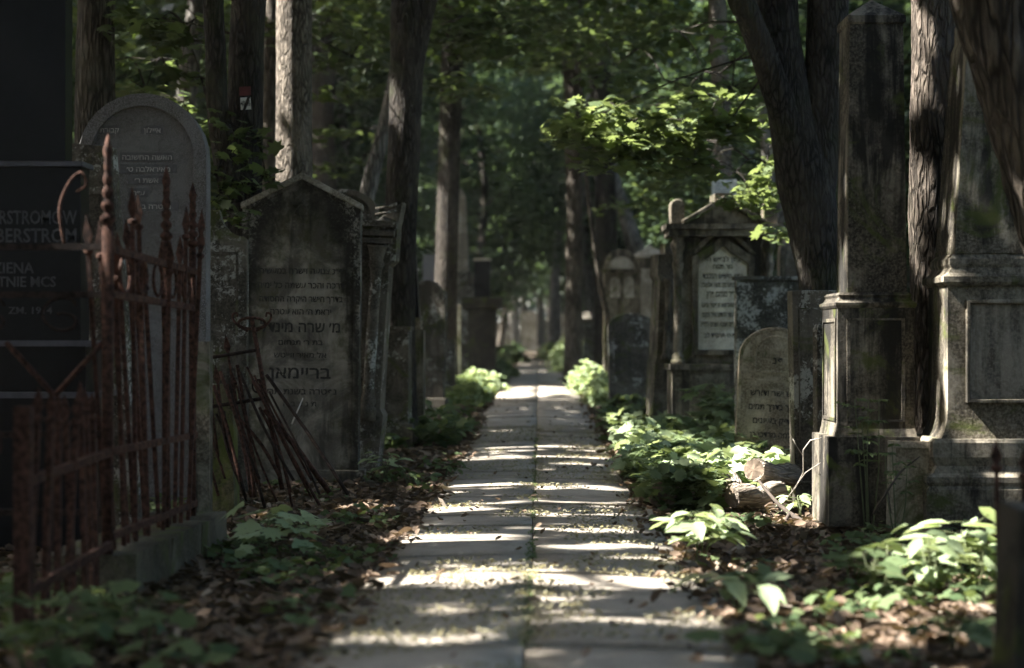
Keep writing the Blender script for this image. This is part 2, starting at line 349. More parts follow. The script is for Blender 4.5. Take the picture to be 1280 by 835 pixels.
def leaves(name, P, size, kind='simple', tilt=.5, nrm=None, aim=None, stretch=1):
    """one mesh of leaves at points P; tilt = how far they lean from lying flat"""
    P = np.asarray(P, float); n = len(P)
    T, faces = LEAF[kind]
    if nrm is None:
        nrm = np.stack([rng.normal(0, tilt, n), rng.normal(0, tilt, n), np.ones(n)], 1)
    nrm = nrm / np.linalg.norm(nrm, axis=1, keepdims=True)
    if aim is None: a = rng.uniform(0, 2 * np.pi, n); aim = np.stack([np.cos(a), np.sin(a), np.zeros(n)], 1)
    b = aim - nrm * np.sum(aim * nrm, 1, keepdims=True); b /= np.linalg.norm(b, axis=1, keepdims=True) + 1e-9
    t = np.cross(b, nrm); s = (np.ones(n) * size)[:, None, None] if np.isscalar(size) else np.asarray(size)[:, None, None]
    V = P[:, None, :] + s * (T[None, :, 0:1] * t[:, None] + T[None, :, 1:2] * b[:, None] * stretch + T[None, :, 2:3] * nrm[:, None])
    k = len(T); V = V.reshape(-1, 3)
    L = np.concatenate([np.array(f) for f in faces]); fl = np.array([len(f) for f in faces])
    LI = (L[None] + (np.arange(n) * k)[:, None]).ravel(); FL = np.tile(fl, n); FS = np.concatenate([[0], np.cumsum(FL)[:-1]])
    me = bpy.data.meshes.new(name); me.vertices.add(len(V)); me.vertices.foreach_set('co', V.ravel().astype(np.float32))
    me.loops.add(len(LI)); me.loops.foreach_set('vertex_index', LI.astype(np.int32))
    me.polygons.add(len(FL)); me.polygons.foreach_set('loop_start', FS.astype(np.int32)); me.polygons.foreach_set('loop_total', FL.astype(np.int32))
    me.update(calc_edges=True); me.validate(); return me
# lettering -----------------------------------------------------------
def letters(name, lines, mat, parent, y, depth=.0015, rtl=True, label=None):
    """lines: (text, x centre, z base, height, max width)"""
    V, Fc = [], []
    for (s, x, z, h, w) in lines:
        cu = bpy.data.curves.new('t', 'FONT'); cu.body = s[::-1] if rtl else s; cu.size = h * 1.35; cu.align_x = 'CENTER'; cu.extrude = depth; cu.offset = h * .022; cu.resolution_u = 2
        if not rtl: cu.size = h * 1.42
        o = bpy.data.objects.new('t', cu); C.objects.link(o)
        me = bpy.data.meshes.new_from_object(o.evaluated_get(bpy.context.evaluated_depsgraph_get()))
        bpy.data.objects.remove(o); bpy.data.curves.remove(cu)
        if not len(me.vertices): continue
        a = np.array([v.co[:] for v in me.vertices]); ww = a[:, 0].max() - a[:, 0].min(); k = min(1.15, w / ww) if w else 1; base = len(V)
        V += [(x + c[0] * k, y - c[2], z + c[1]) for c in a]; Fc += [[base + i for i in p.vertices] for p in me.polygons]
        bpy.data.meshes.remove(me)
    me = bpy.data.meshes.new(name); me.from_pydata(V, [], Fc); me.update()
    return obj(name, me, mat, parent, label=label)
def arcpts(cx, cz, r, a0, a1, n=14, rz=None):
    return [(cx + r * math.cos(R(a0 + (a1 - a0) * i / n)), cz + (rz or r) * math.sin(R(a0 + (a1 - a0) * i / n))) for i in range(n + 1)]
# ------------------------------------------------------------------ ground and path
def grid_ground():
    xs = sorted(set([-300, -120, -60, -30, -20, -14, -10] + [round(v, 3) for v in np.arange(-8, 8.01, .13)] + [10, 14, 20, 30, 60, 120, 300]))
    ys = list(np.arange(-30, 3, 2.0)) + list(np.arange(3, 20, .14)) + list(np.arange(20, 60, .5)) + list(np.arange(60, 130, 2.5)) + [140, 170, 220, 300, 400]
    V = [(x, y, G(x, y) - (.05 if -.72 < x < .68 else 0)) for y in ys for x in xs]; w = len(xs)
    Fc = [(j * w + i, j * w + i + 1, (j + 1) * w + i + 1, (j + 1) * w + i) for j in range(len(ys) - 1) for i in range(w - 1)]
    me = bpy.data.meshes.new('ground'); me.from_pydata(V, [], Fc)
    for p in me.polygons: p.use_smooth = True
    tag(obj('ground', me, 'soil'), kind='structure')
grid_ground()
def paving():
    bm = B(); y = -6.0; xc = -.03; hw = .715
    while y < 62:
        ln = .72 + random.uniform(-.02, .02)
        for s in (0, 1):
            g = .004; wob = .010 * math.sin(y * 1.3) + random.uniform(-.006, .006)
            mid = xc - .012 + .006 * math.sin(y)
            xa, xb = ((xc - hw + wob, mid - g) if s == 0 else (mid + g, xc + hw + wob))
            k = max(2, int(ln / .18)); zt = random.uniform(-.008, .008); tl = random.uniform(-.012, .012); tt = random.uniform(-.006, .006)
            vs = []
            off = random.uniform(-.06, .06) if s else 0
            for j in range(k + 1):
                yy = y + off * 0 + ln * j / k; yy = min(max(yy, y + .009), y + ln - .009)
                row = []
                for i in range(5):
                    xx = xa + (xb - xa) * i / 4
                    if (s == 0 and i == 0) or (s == 1 and i == 4): xx += .022 * noise.noise(Vector((s * 9, yy * 5, 1))) - (1 if s else -1) * (.03 if j in (0, k) else 0) * random.random()
                    row.append((xx, yy, prof(yy) + .012 + zt + tl * (j / k - .5) + tt * (i / 4 - .5) - .018 * ((xx - xc) / hw) ** 2 + .0035 * noise.noise(Vector((xx * 3, yy * 3, 0)))))
                vs.append([bm.verts.new(p) for p in row])
            lo = [[bm.verts.new((v.co.x, v.co.y, v.co.z - .06)) for v in r] for r in (vs[0], vs[-1])]
            for a, b in zip(vs, vs[1:]):
                for i in range(4): bm.faces.new((a[i], a[i + 1], b[i + 1], b[i])).smooth = True
            for i in range(4):
                bm.faces.new((vs[0][i + 1], vs[0][i], lo[0][i], lo[0][i + 1])); bm.faces.new((vs[-1][i], vs[-1][i + 1], lo[1][i + 1], lo[1][i]))
            for side in (0, 4):
                col = [r[side] for r in vs]; dn = [bm.verts.new(v.co - Vector((0, 0, .06))) for v in col]
                for j in range(k): bm.faces.new((col[j], dn[j], dn[j + 1], col[j + 1]))
        y += ln
    bmesh.ops.recalc_face_normals(bm, faces=bm.faces[:])
    tag(obj('path', bm, 'path'), kind='structure')
paving()
# ------------------------------------------------------------------ gravestones
def slab(root, pts, t, mat='dark', name='slab', bw=.008, y0=0, wear=.004, label=None):
    bm = prism(B(), pts, y0, y0 + t); bev(bm, bw, 2)
    return obj(name, bm, mat, root, label=label)
def gable(w, h, sh): return [(-w / 2, 0), (w / 2, 0), (w / 2, sh), (0, h), (-w / 2, sh)]
def roundtop(w, h, sh=None, n=16):
    sh = h - w / 2 if sh is None else sh
    return [(-w / 2, 0), (w / 2, 0)] + arcpts(0, sh, w / 2, 0, 180, n, h - sh)
def inset(pts, k, cz=None):
    """outline shrunk by about k metres"""
    xs = [p[0] for p in pts]; zs = [p[1] for p in pts]; cx = (max(xs) + min(xs)) / 2; cz = (max(zs) + min(zs)) / 2
    sx = (max(xs) - min(xs) - 2 * k) / (max(xs) - min(xs)); sz = (max(zs) - min(zs) - 2 * k) / (max(zs) - min(zs))
    return [(cx + (x - cx) * sx, cz + (z - cz) * sz) for x, z in pts]
def at(p, d, z=None): x = px(p, d); return (x, d, (G(x, d) if z is None else z) - .03)
HG = 'old gravestones left of the path'; RG = 'old gravestones right of the path'
# main gabled stone on the left
d = 13.4; r = thing('gravestone', at(373, d), 'tall blackened stone with pointed gable, star and Hebrew lines, largest left of the path', 'gravestone', HG, rz=R(2), ry=R(.6))
zb = r.location.z; s = F / d; w = 148 / s; H = pz(218, d) - zb; SH = pz(256, d) - zb
o = gable(w, H, SH); slab(r, o, .17, 'main', bw=.007)
fr = ring(B(), [(x * 1.0, z) for x, z in o], inset(o, .055), -.014, .004); bev(fr, .003, 1); obj('border_moulding', fr, 'main', r)
bm = B()
for sx in (-1, 1): prism(bm, [(sx * (w / 2 + .012), SH - .035), (sx * (w / 2 + .012), SH + .012), (sx * .0005, H + .018), (sx * .0005, H - .035)], -.035, .18)
obj('gable_coping', bev(bm, .005, 1), 'pale', r)
bm = B()
for k in range(6): zz = pz(277 + k * 5, d) - zb; box(bm, -.36, .36, -.006, .002, zz, zz + .012)
box(bm, -.44, .44, -.006, .002, pz(309, d) - zb, pz(309, d) - zb + .008); obj('carved_bands', bm, 'main', r)
bm = B(); cz = pz(262, d) - zb
for a0 in (90, 270):
    q = [(Vector((.075 * math.cos(R(a0 + 120 * k)), -.004, cz + .075 * math.sin(R(a0 + 120 * k))))) for k in range(3)]
    for k in range(3): tube(bm, [q[k], q[(k + 1) % 3]], .006, 5)
obj('star', bm, 'main', r)
def ln(py, hpx, txt, wpx, cx=373): return (txt, px(cx, d) - px(373, d), pz(py, d) - zb, hpx / s, wpx / s)
letters('inscription', [ln(342, 8, 'פ״נ צנועה וישרה במעשיה', 104), ln(360, 8, 'דרכה והכר עשתה כל ימיה', 108), ln(377, 8, 'בדרך הישר היקרה החסודה', 104),
    ln(393, 8, 'יראת ה׳ הוא עטרה', 76), ln(415, 14, 'מ׳ שרה מינדל', 100), ln(431, 7, 'בת ר׳ תנחום', 66), ln(447, 7, 'אל מאיר ווייטש', 76), ln(473, 16, 'בריימאן', 92), ln(493, 8, 'נפטרה בשנת תרע', 92), ln(508, 7, 'ת נ צ ב ה', 60)], 'letter', r, -.0015)
slab(r, [(-w / 2 - .05, -.05), (w / 2 + .05, -.05), (w / 2 + .05, .16), (-w / 2 - .05, .16)], .27, 'main', 'plinth', .01, -.05)
# tall grey granite stone with an arched recess
d = 11.5; s = F / d; r = thing('gravestone', at(176, d), 'speckled grey granite stone with a big semicircular top rising behind the rusty iron fence', 'gravestone', HG, rz=R(3))
zb = r.location.z; H = pz(115, d) - zb; w = 160 / s
o = roundtop(w, H); oi = roundtop(w * .8, H - w * .1)
slab(r, o, .17, 'granite', y0=.035); bm = ring(B(), o, [(x, z if z else 0) for x, z in oi], -.005, .037); bev(bm, .006, 2); obj('arched_rim', bm, 'granite', r)
def ln(py, hpx, txt, x0, x1): return (txt, ((x0 + x1) / 2 - 176) / s, pz(py, d) - zb, hpx / s, (x1 - x0) / s)
L = [(164, 'איילון', 176, 199), (164, 'קבורת', 122, 146), (198, 'האשה החשובה', 150, 212), (213, 'מאיראלבה ט׳', 150, 216), (227, 'אשת ר׳', 160, 201), (243, 'ע״ה', 160, 180), (260, 'נפטרה ביום', 156, 218)]
bm = B()
for (y_, t_, a, b_) in L: box(bm, (a - 3 - 176) / s, (b_ + 2 - 176) / s, .028, .036, pz(y_ + 2, d) - zb, pz(y_ - 9, d) - zb)
obj('text_plates', bm, 'letterd', r)
letters('inscription', [ln(y_, 6.5, t_, a, b_) for y_, t_, a, b_ in L], 'letterw', r, .027)
# tilted slab before it
d = 9.5; s = F / d; r = thing('gravestone', at(132, d), 'plain dark slab leaning to the left before the round granite stone', 'gravestone', HG, ry=R(-4), rz=R(-10))
H = pz(170, d) - r.location.z; slab(r, [(-.19, 0), (.19, 0), (.17, H - .06), (-.17, H)], .1, 'dark'); bm = B(); box(bm, -.16, .16, -.01, .004, H - .32, H - .28); obj('carved_band', bm, 'dark', r)
# dark stone left of the gabled one
d = 12.6; s = F / d; r = thing('gravestone', at(268, d), 'low dark stone with a rounded shoulder beside the tall gabled stone', 'gravestone', HG, rz=R(4))
H = pz(262, d) - r.location.z; w = 78 / s; slab(r, [(-w / 2, 0), (w / 2, 0), (w / 2, H - .22)] + arcpts(w / 2 - .0, H, .2, 265, 180, 5) + arcpts(0, H - .02, .01, 90, 91, 1) + arcpts(-w / 2, H, .2, 0, -85, 5) + [(-w / 2, H - .22)], .14, 'dark')
o = inset([(-w / 2, .2), (w / 2, .2), (w / 2, H - .25), (-w / 2, H - .25)], .06); obj('frame_line', ring(B(), o, inset(o, .02), -.008, .002), 'dark', r)
# rounded stone behind
d = 15.2; s = F / d; r = thing('gravestone', at(428, d), 'round topped dark stone mostly hidden behind the tall gabled stone', 'gravestone', HG)
H = pz(236, d) - r.location.z; o = roundtop(.62, H, H - .2); slab(r, o, .14, 'dark'); obj('rim', bev(ring(B(), o, inset(o, .05), -.02, .003), .004, 1), 'dark', r)
# ornate column stone
d = 14.4; s = F / d; r = thing('gravestone', at(452, d), 'leaning ornate stone with a half column and broken scroll top right behind the gabled stone', 'gravestone', HG, ry=R(3.6), rz=R(-6))
H = pz(250, d) - r.location.z
slab(r, [(-.2, 0), (.12, 0), (.15, .55), (.12, .6), (.12, H - .55), (.17, H - .5), (.17, H - .2), (.18, H - .15), (.2, H), (.1, H - .08), (.0, H - .16), (-.2, H - .2)], .2, 'dark', bw=.006)
bm = B(); lathe(bm, [(.075, .5), (.08, .58), (.075, .6), (.055, .62), (.07, .66), (.06, .7), (.05, .72), (.047, H - .62), (.05, H - .58), (.07, H - .54), (.055, H - .5), (.08, H - .4), (.09, H - .38)], 16, .02, -.045)
obj('half_column', smooth(bm), 'dark', r)
bm = B()
for k, (z_, w_) in enumerate(((H - .36, .12), (H - .3, .135), (H - .22, .15))): box(bm, -.14, .02 + w_, -.05 - .01 * k, .01, z_, z_ + .045)
obj('capital', bev(bm, .008, 2), 'dark', r)
bm = B()
for z_ in (H - .12, H - .07): tube(bm, [(-.02, -.02, z_), (.08, -.03, z_ + .02), (.16, -.03, z_ + .05)], .014, 6)
obj('broken_moulding', bm, 'dark', r)
# black obelisk on rings and block
d = 18.5; s = F / d; r = thing('obelisk', at(513, d), 'black polished tapering obelisk on a ringed base before the big trunk', 'obelisk', None)
zb = r.location.z; bm = sq(B(), [(.15, 0), (.15, pz(413, d) - zb)], 1); obj('pedestal', bev(bm, .008), 'tomb', r)
z0 = pz(412, d) - zb; bm = sq(B(), [(.125, z0), (.125, z0 + .03), (.11, z0 + .035), (.11, z0 + .05), (.12, z0 + .055), (.12, z0 + .09), (.105, z0 + .095), (.11, z0 + .13)], 1); obj('ringed_base', bev(bm, .004, 1), 'warm', r)
z0 += .13; z1 = pz(320, d) - zb; obj('shaft', bev(sq(B(), [(.1, z0), (.062, z1), (.005, z1 + .05)], 1), .004, 1), 'blackg', r)
r = thing('gravestone', at(492, 17.3), 'low dark block shaped stone under the big trunk right of the column stone', 'gravestone', HG, rz=R(-4))
H = pz(413, 17.3) - r.location.z; slab(r, [(-.15, 0), (.15, 0), (.15, H), (-.15, H)], .25, 'dark'); bm = box(B(), -.17, .17, -.02, .27, H, H + .04); obj('cap', bev(bm), 'dark', r); bm = box(B(), -.2, .2, -.04, .3, -.05, .3); obj('plinth', bev(bm, .01), 'dark', r)
# shouldered stone
d = 24; s = F / d; r = thing('gravestone', at(536, d), 'narrow grey stone with sloping curved shoulder beside the black obelisk', 'gravestone', HG, ry=R(1.5), rz=R(-8))
H = pz(350, d) - r.location.z; slab(r, [(-.2, -.1), (.2, -.1), (.2, H - .16), (.12, H - .12), (.05, H - .03), (-.05, H), (-.2, H - .01)], .14, 'dark'); slab(r, [(-.24, -.1), (.24, -.1), (.24, .25), (-.24, .25)], .24, 'dark', 'plinth', .01, -.05)
d = 27; r = thing('gravestone', at(557, d), 'small dark square block stone by the left verge bushes', 'gravestone', HG); H = pz(424, d) - r.location.z
slab(r, [(-.15, 0), (.15, 0), (.15, H), (-.15, H)], .25, 'dark'); bm = box(B(), -.17, .17, -.03, .28, -.05, .3); obj('plinth', bev(bm), 'dark', r)
d = 33; s = F / d; r = thing('gravestone', at(564, d), 'small pale grey slab stone seen between trunk and verge leaves', 'gravestone', HG, rz=R(5)); H = pz(378, d) - r.location.z
slab(r, [(-.19, 0), (.19, 0), (.19, H - .06), (-.19, H)], .12, 'pale'); slab(r, [(-.24, -.1), (.24, -.1), (.24, .25), (-.24, .25)], .24, 'dark', 'plinth', .01, -.05)
d = 40; s = F / d; r = thing('gravestone', at(541, d), 'shining polished grey slab on a tall dark pedestal far left of the path', 'gravestone', HG, rz=R(-4)); zb = r.location.z
slab(r, [(-.26, 0), (.26, 0), (.26, pz(362, d) - zb), (-.26, pz(362, d) - zb)], .3, 'dark', 'pedestal', y0=-.04); z0 = pz(362, d) - zb; z1 = pz(318, d) - zb
slab(r, [(-.24, z0), (.24, z0), (.24, z1), (-.24, z1)], .16, 'polish'); 
d = 38; s = F / d; r = thing('obelisk', at(576, d), 'slim pale grey obelisk rising beside the dark far trunk', 'obelisk'); zb = r.location.z
obj('pedestal', bev(sq(B(), [(.42, -.1), (.42, pz(385, d) - zb), (.36, pz(383, d) - zb), (.36, pz(362, d) - zb), (.27, pz(358, d) - zb), (.24, pz(340, d) - zb)], 1), .01), 'dark', r)
obj('shaft', bev(sq(B(), [(.17, pz(340, d) - zb), (.11, pz(245, d) - zb), (.005, pz(236, d) - zb)], 1), .01), 'pale', r)
d = 36; r = thing('gravestone', at(603, d), 'black upright block standing on a broad dark stepped base left of the path', 'gravestone', HG); zb = r.location.z
zt = pz(372, d) - zb; obj('stepped_base', bev(sq(B(), [(.38, -.1), (.38, .4), (.28, .42), (.3, zt - .25), (.42, zt - .22), (.42, zt)], .8), .01), 'sootb', r); obj('block', bev(sq(B(), [(.17, zt), (.17, pz(326, d) - zb)], .5), .01), 'blackg', r); obj('cap', bev(sq(B(), [(.19, pz(326, d) - zb), (.18, pz(323, d) - zb)], .6), .005, 1), 'pale', r)
# stone at the end of the path and the dim row round it
d = 88; r = thing('gravestone', (px(661, d), d, prof(d) - .05), 'pale grey upright stone closing the far end of the path', 'gravestone'); zb = r.location.z
slab(r, roundtop(.85, pz(389, d) - zb, pz(393, d) - zb, 6), .3, 'pale'); slab(r, [(-.6, 0), (.6, 0), (.6, .3), (-.6, .3)], .5, 'pale', 'plinth', y0=-.1)
for k, (p, d, w_, py_, kind) in enumerate([(608, 70, .6, 398, 'r'), (628, 82, .8, 400, 'g'), (640, 92, .7, 396, 'r'), (690, 90, .8, 398, 'g'), (706, 80, .7, 392, 'r'), (742, 62, .7, 392, 'g'), (520, 60, .7, 380, 'r'), (770, 70, .8, 390, 'r'), (1005, 45, .8, 330, 'g'), (440, 50, .8, 360, 'r')]):
    side = 'left' if p < 661 else 'right'; od = {0: 'third', 1: 'second', 2: 'first', 3: 'first', 4: 'second', 5: 'third', 6: 'fourth', 7: 'fourth', 8: 'fifth', 9: 'fifth'}[k]
    r = thing('gravestone', (px(p, d), d, G(px(p, d), d) - .05), f'dim far stone in the dark row, {od} to the {side} of the path end stone', 'gravestone', 'dim stones at the far end')
    H = pz(py_, d) - r.location.z; slab(r, roundtop(w_, H) if kind == 'r' else gable(w_, H, H - .2), .2, 'dark'); slab(r, [(-w_ * .6, 0), (w_ * .6, 0), (w_ * .6, .3), (-w_ * .6, .3)], .4, 'dark', 'plinth', y0=-.1)
# ---- right side
# sooty obelisk
d = 9.9; r = thing('obelisk', (1.9375, 10.15, -.06), 'tall sooty obelisk with pyramid cap on a moulded pedestal between two trunks', 'obelisk', rz=R(1)); zb = -.06
obj('base', bev(box(B(), -.28, .245, -.285, .26, 0, .515), .008), 'obel', r)
obj('pedestal', bev(sq(B(), [(.235, .515), (.225, .56), (.22, .6), (.22, 1.26)], 1.12), .007), 'obel', r)
bm = sq(B(), [(.225, 1.26), (.235, 1.275), (.235, 1.29), (.215, 1.3), (.205, 1.32), (.212, 1.335), (.2, 1.35)], 1.1); obj('moulding', bev(bm, .003, 1), 'obel', r)
obj('shaft', bev(sq(B(), [(.172, 1.35), (.156, 2.92)], 1.0, .025), .006), 'obel', r)
obj('cap', bev(sq(B(), [(.157, 2.92), (.169, 2.93), (.169, 2.97), (.004, 3.09)], 1.0, .025), .004, 1), 'obel', r)
o = [(-.16, .6), (.16, .6), (.16, 1.2), (-.16, 1.2)]
obj('panel_frame', ring(B(), [(x * 1.05, z) for x, z in o], inset(o, .012), -.2525, -.245), 'obel', r)
bm = B()                                                     # recessed side panel frames facing the path
for z0, z1 in ((.6, 1.2),):
    for y0, y1, a, b_ in ((-.2, -.18, z0, z1), (.18, .2, z0, z1), (-.18, .18, z0, z0 + .02), (-.18, .18, z1 - .02, z1)): box(bm, -.228, -.218, y0, y1, a, b_)
obj('side_panel_frame', bm, 'obel', r)
# big monument on the right
r = thing('monument', (2.79, 9.86, -.06), 'massive moss stained monument with bulging plinth and recessed panels at the right edge', 'monument'); A_ = .5
bm = sq(B(), [(.64, 0), (.64, .24), (.625, .26), (.64, .28), (.64, .31), (.60, .33), (.575, .37), (.59, .40), (.60, .42), (.60, .50), (.58, .52)], .52); obj('plinth', bev(bm, .012, 3), 'monu', r)
bm = sq(B(), [(.54, .52), (.52, .56), (.505, .62), (.5, .68), (.5, 1.36), (.505, 1.38)], .47); obj('die', bev(bm, .02, 3), 'monu', r)
bm = sq(B(), [(.505, 1.38), (.53, 1.40), (.53, 1.43), (.5, 1.45), (.48, 1.48), (.49, 1.5), (.49, 1.53), (.46, 1.56)], .5); obj('cornice', bev(bm, .006, 2), 'monu', r)
bm = sq(B(), [(.46, 1.561), (.38, 2.75), (.36, 2.8), (.36, 2.9), (.02, 3.15)], .52); obj('shaft', bev(bm, .02, 3), 'monu', r)
o = [(-.40, .72), (.40, .72), (.40, 1.3), (-.40, 1.3)]
obj('die_panel_frame', bev(ring(B(), o, inset(o, .022), -.262, -.23), .004, 1), 'monu', r)
bm = box(B(), -.375, .375, -.2395, -.225, .745, 1.275); obj('die_panel', bm, 'panel', r)
bm = B(); o = [(-.30, 1.72), (.30, 1.72), (.25, 2.4), (-.25, 2.4)]; ring(bm, o, inset(o, .025), -.02, .02)
q = obj('shaft_panel_frame', bm, 'monu', r, (0, -.055, 0)); q.location = (0, -.208 + .0, 0)
for v in q.data.vertices: v.co.y += (v.co.z - 1.7) * .036
bm = box(B(), -.28, .28, -.003, .01, 1.745, 2.38); q = obj('shaft_panel', bm, 'granite', r, (0, -.212, 0))
for v in q.data.vertices: v.co.y += (v.co.z - 1.7) * .036; v.co.x *= 1 - (v.co.z - 1.72) * .16
# leaning framed slab
d = 9.75; r = thing('stone_frame', (px(1124, d) + .02, d - .16, G(2.05, d) - .03), 'small framed stone panel leaning between the obelisk base and the trunk', 'stone frame', rx=R(-8), rz=R(-12), ry=R(1))
o = [(-.135, 0), (.135, 0), (.135, .56), (-.135, .56)]
slab(r, o, .09, 'warm', y0=.02); obj('border', bev(ring(B(), o, inset(o, .045), -.0, .022), .004, 1), 'warm', r)
# warm round stone
d = 14.9; s = F / d; r = thing('gravestone', at(963, d), 'brown sandstone stone with round arched top and worn Hebrew lines behind the logs', 'gravestone', RG, ry=R(2.5), rz=R(-2)); zb = r.location.z
H = pz(409, d) - zb; w = 92 / s; o = roundtop(w, H, H - w * .42); slab(r, o, .12, 'warm'); obj('outer_border', bev(ring(B(), o, inset(o, .03), -.006, .003), .003, 1), 'warm', r)
o = [(-.19, H - .4), (.19, H - .4)] + arcpts(0, H - .24, .19, 0, 180, 12, .17); obj('arch_moulding', bev(ring(B(), o, inset(o, .02), -.006, .003), .003, 1), 'warm', r)
bm = box(B(), -.27, .27, -.008, .003, H - .47, H - .455); obj('dividing_line', bm, 'warm', r)
letters('inscription', [('פנ', .02, H - .32, .065, .12), ('איש ישר ודורש', 0, H - .6, .055, .42), ('הולך בדרך תמים', 0, H - .72, .055, .44), ('צדיק בעיונים', 0, H - .84, .055, .36), ('שלמה מרדכי בן', 0, H - .96, .05, .4), ('נפטר תרל', 0, H - 1.07, .05, .34)], 'letterd' if 0 else 'letter', r, -.0015)
# dark narrow stones beside obelisk
d = 11.7; r = thing('gravestone', at(1024, d), 'dark narrow stone close left of the sooty obelisk before the forked tree', 'gravestone', RG, rz=R(6), ry=R(-.6)); H = pz(363, d) - r.location.z
slab(r, [(-.17, 0), (.17, 0), (.18, H), (-.18, H)], .14, 'dark'); o = [(-.14, .2), (.14, .2), (.14, H - .12), (-.14, H - .12)]; obj('frame_line', ring(B(), o, inset(o, .01), -.006, .002), 'dark', r)
d = 11.0; r = thing('gravestone', at(1034, d), 'thin black slab wedged between the narrow stone and the sooty obelisk', 'gravestone', RG, rz=R(20)); H = pz(405, d) - r.location.z
slab(r, [(-.08, 0), (.08, 0), (.08, H - .03), (.05, H), (-.06, H), (-.08, H - .03)], .06, 'dark')
# lichen stone
d = 16.4; r = thing('gravestone', at(968, d), 'flat topped black stone with peeling pale lichen behind the brown arched stone', 'gravestone', RG, rz=R(2)); H = pz(350, d) - r.location.z
slab(r, [(-.37, 0), (.37, 0), (.37, H), (-.37, H)], .16, 'lich'); bm = box(B(), -.39, .39, -.02, .18, H, H + .035); obj('cap', bev(bm), 'lich', r)
# gabled tomb
d = 18.5; s = F / d; r = thing('tomb', at(903, d), 'gabled tomb with side columns, knobbed corners and white marble plaque', 'tomb', rz=R(2)); zb = r.location.z
def z(p): return pz(p, d) - zb
W = .56
obj('plinth', bev(box(B(), -W, W, -.1, .42, 0, z(462)), .01), 'tomb', r); obj('plinth_cap', bev(box(B(), -W - .03, W + .03, -.13, .45, z(462), z(455)), .006), 'tomb', r)
slab(r, [(-W + .06, z(455)), (W - .06, z(455)), (W - .06, z(296)), (-W + .06, z(296))], .3, 'tomb', 'wall', y0=.02)
for sx in (-1, 1):
    cx = sx * (W - .07); a = z(455)
    bm = lathe(B(), [(.075, a), (.08, a + .03), (.07, a + .05), (.058, a + .06), (.068, a + .09), (.05, a + .11), (.046, a + .14), (.04, z(352)), (.046, z(350)), (.05, z(346)), (.042, z(342)), (.06, z(335)), (.065, z(330)), (.05, z(327)), (.05, z(318)), (.07, z(312)), (.08, z(306)), (.06, z(300)), (.085, z(296))], 16, cx, -.03)
    obj('column', smooth(bm), 'tomb', r)
    bm = B(); o = roundtop(.15, .27, .2, 8); prism(bm, [(x + sx * (W - .06), zz + z(281)) for x, zz in o], -.1, .1); obj('corner_knob', bev(bm, .015, 3), 'tomb', r)
bm = box(B(), -W - .04, W + .04, -.12, .36, z(296), z(288)); box(bm, -W - .07, W + .07, -.15, .38, z(287.5), z(281)); obj('cornice', bev(bm, .005), 'tomb', r)
pk = z(247); ev = z(281)
GW = W - .15
obj('pediment', bev(prism(B(), [(-GW, ev + .002), (GW, ev + .002), (0, pk - .06)], -.07, .34), .005, 1), 'tomb', r)
for sx in (-1, 1):
    bm = B(); prism(bm, [(sx * (GW + .03), ev + .002), (sx * (GW + .05), ev + .035), (sx * .001, pk + .01), (sx * .001, pk - .05)], -.14, .37); obj('roof_edge', bev(bm, .005, 1), 'tomb', r)
obj('ridge_block', bev(box(B(), -.1, .1, -.1, .3, pk - .04, pk + .035), .006), 'tomb', r)
# pointed niche and plaque
pl = [(-.27, z(437)), (.27, z(437)), (.27, z(330)), (.1, z(318)), (0, z(308)), (-.1, z(318)), (-.27, z(330))]
ou = [(-.33, z(444)), (.33, z(444)), (.34, z(322)), (.13, z(306)), (0, z(294)), (-.13, z(306)), (-.34, z(322))]
obj('niche_moulding', bev(ring(B(), ou, pl, -.04, .025), .008, 2), 'tomb', r)
obj('plaque', bev(prism(B(), [(x * .985, zz) for x, zz in pl], .003, .022), .002, 1), 'marble', r)
gb = [(-.36, z(318)), (-.3, z(318)), (0, z(284)), (.3, z(318)), (.36, z(318)), (0, z(276))]
obj('gable_moulding', bev(prism(B(), gb, -.055, .021), .006, 1), 'tomb', r)
T = ['ציון לנפש חי', 'מר תנוח', 'נפש הישיש הנכבד', 'ונגיד המפורסם משה אלימלך', 'הר״ר מנחם פרץ', 'תושב ווארשא ונפטר ביום', 'שבעה עשר לחדש אייר ונקבר', 'בן עשרים ושבע שנים לחייו', 'שנת ה׳ תרס״ד לב']
ys = [327, 336, 348, 359, 371, 384, 396, 408, 422]; ws = [44, 24, 50, 54, 40, 52, 54, 54, 46]
letters('inscription', [(t_, 0, z(y_), (6.5 if i != 4 else 8) / s, w_ / s) for i, (t_, y_, w_) in enumerate(zip(T, ys, ws))], 'letter', r, .0015)
# arched dark monument behind on the right of tomb
d = 22; r = thing('gravestone', at(1003, d), 'dark round topped monument standing just right behind the gabled tomb', 'gravestone', RG); H = pz(290, d) - r.location.z
slab(r, roundtop(.6, H), .25, 'tomb'); o = roundtop(.6, H); obj('rim', bev(ring(B(), o, inset(o, .06), -.03, .003), .005, 1), 'tomb', r)
# column edge stone
d = 19.6; r = thing('gravestone', at(827, d), 'narrow leaning stone with a half column and block head left of the gabled tomb', 'gravestone', RG, ry=R(2.5), rz=R(14)); H = pz(318, d) - r.location.z
slab(r, [(-.12, 0), (.12, 0), (.12, .85), (.1, .9), (.1, H - .3), (.13, H - .25), (.13, H), (-.13, H), (-.13, H - .25), (-.1, H - .3), (-.1, .9), (-.12, .85)], .3, 'tomb')
obj('half_column', smooth(lathe(B(), [(.06, .88), (.06, .93), (.04, .96), (.036, H - .4), (.05, H - .36), (.06, H - .28)], 14, 0, -.03)), 'tomb', r); obj('block_head', bev(box(B(), -.07, .07, -.03, .15, H, H + .12), .02, 3), 'tomb', r)
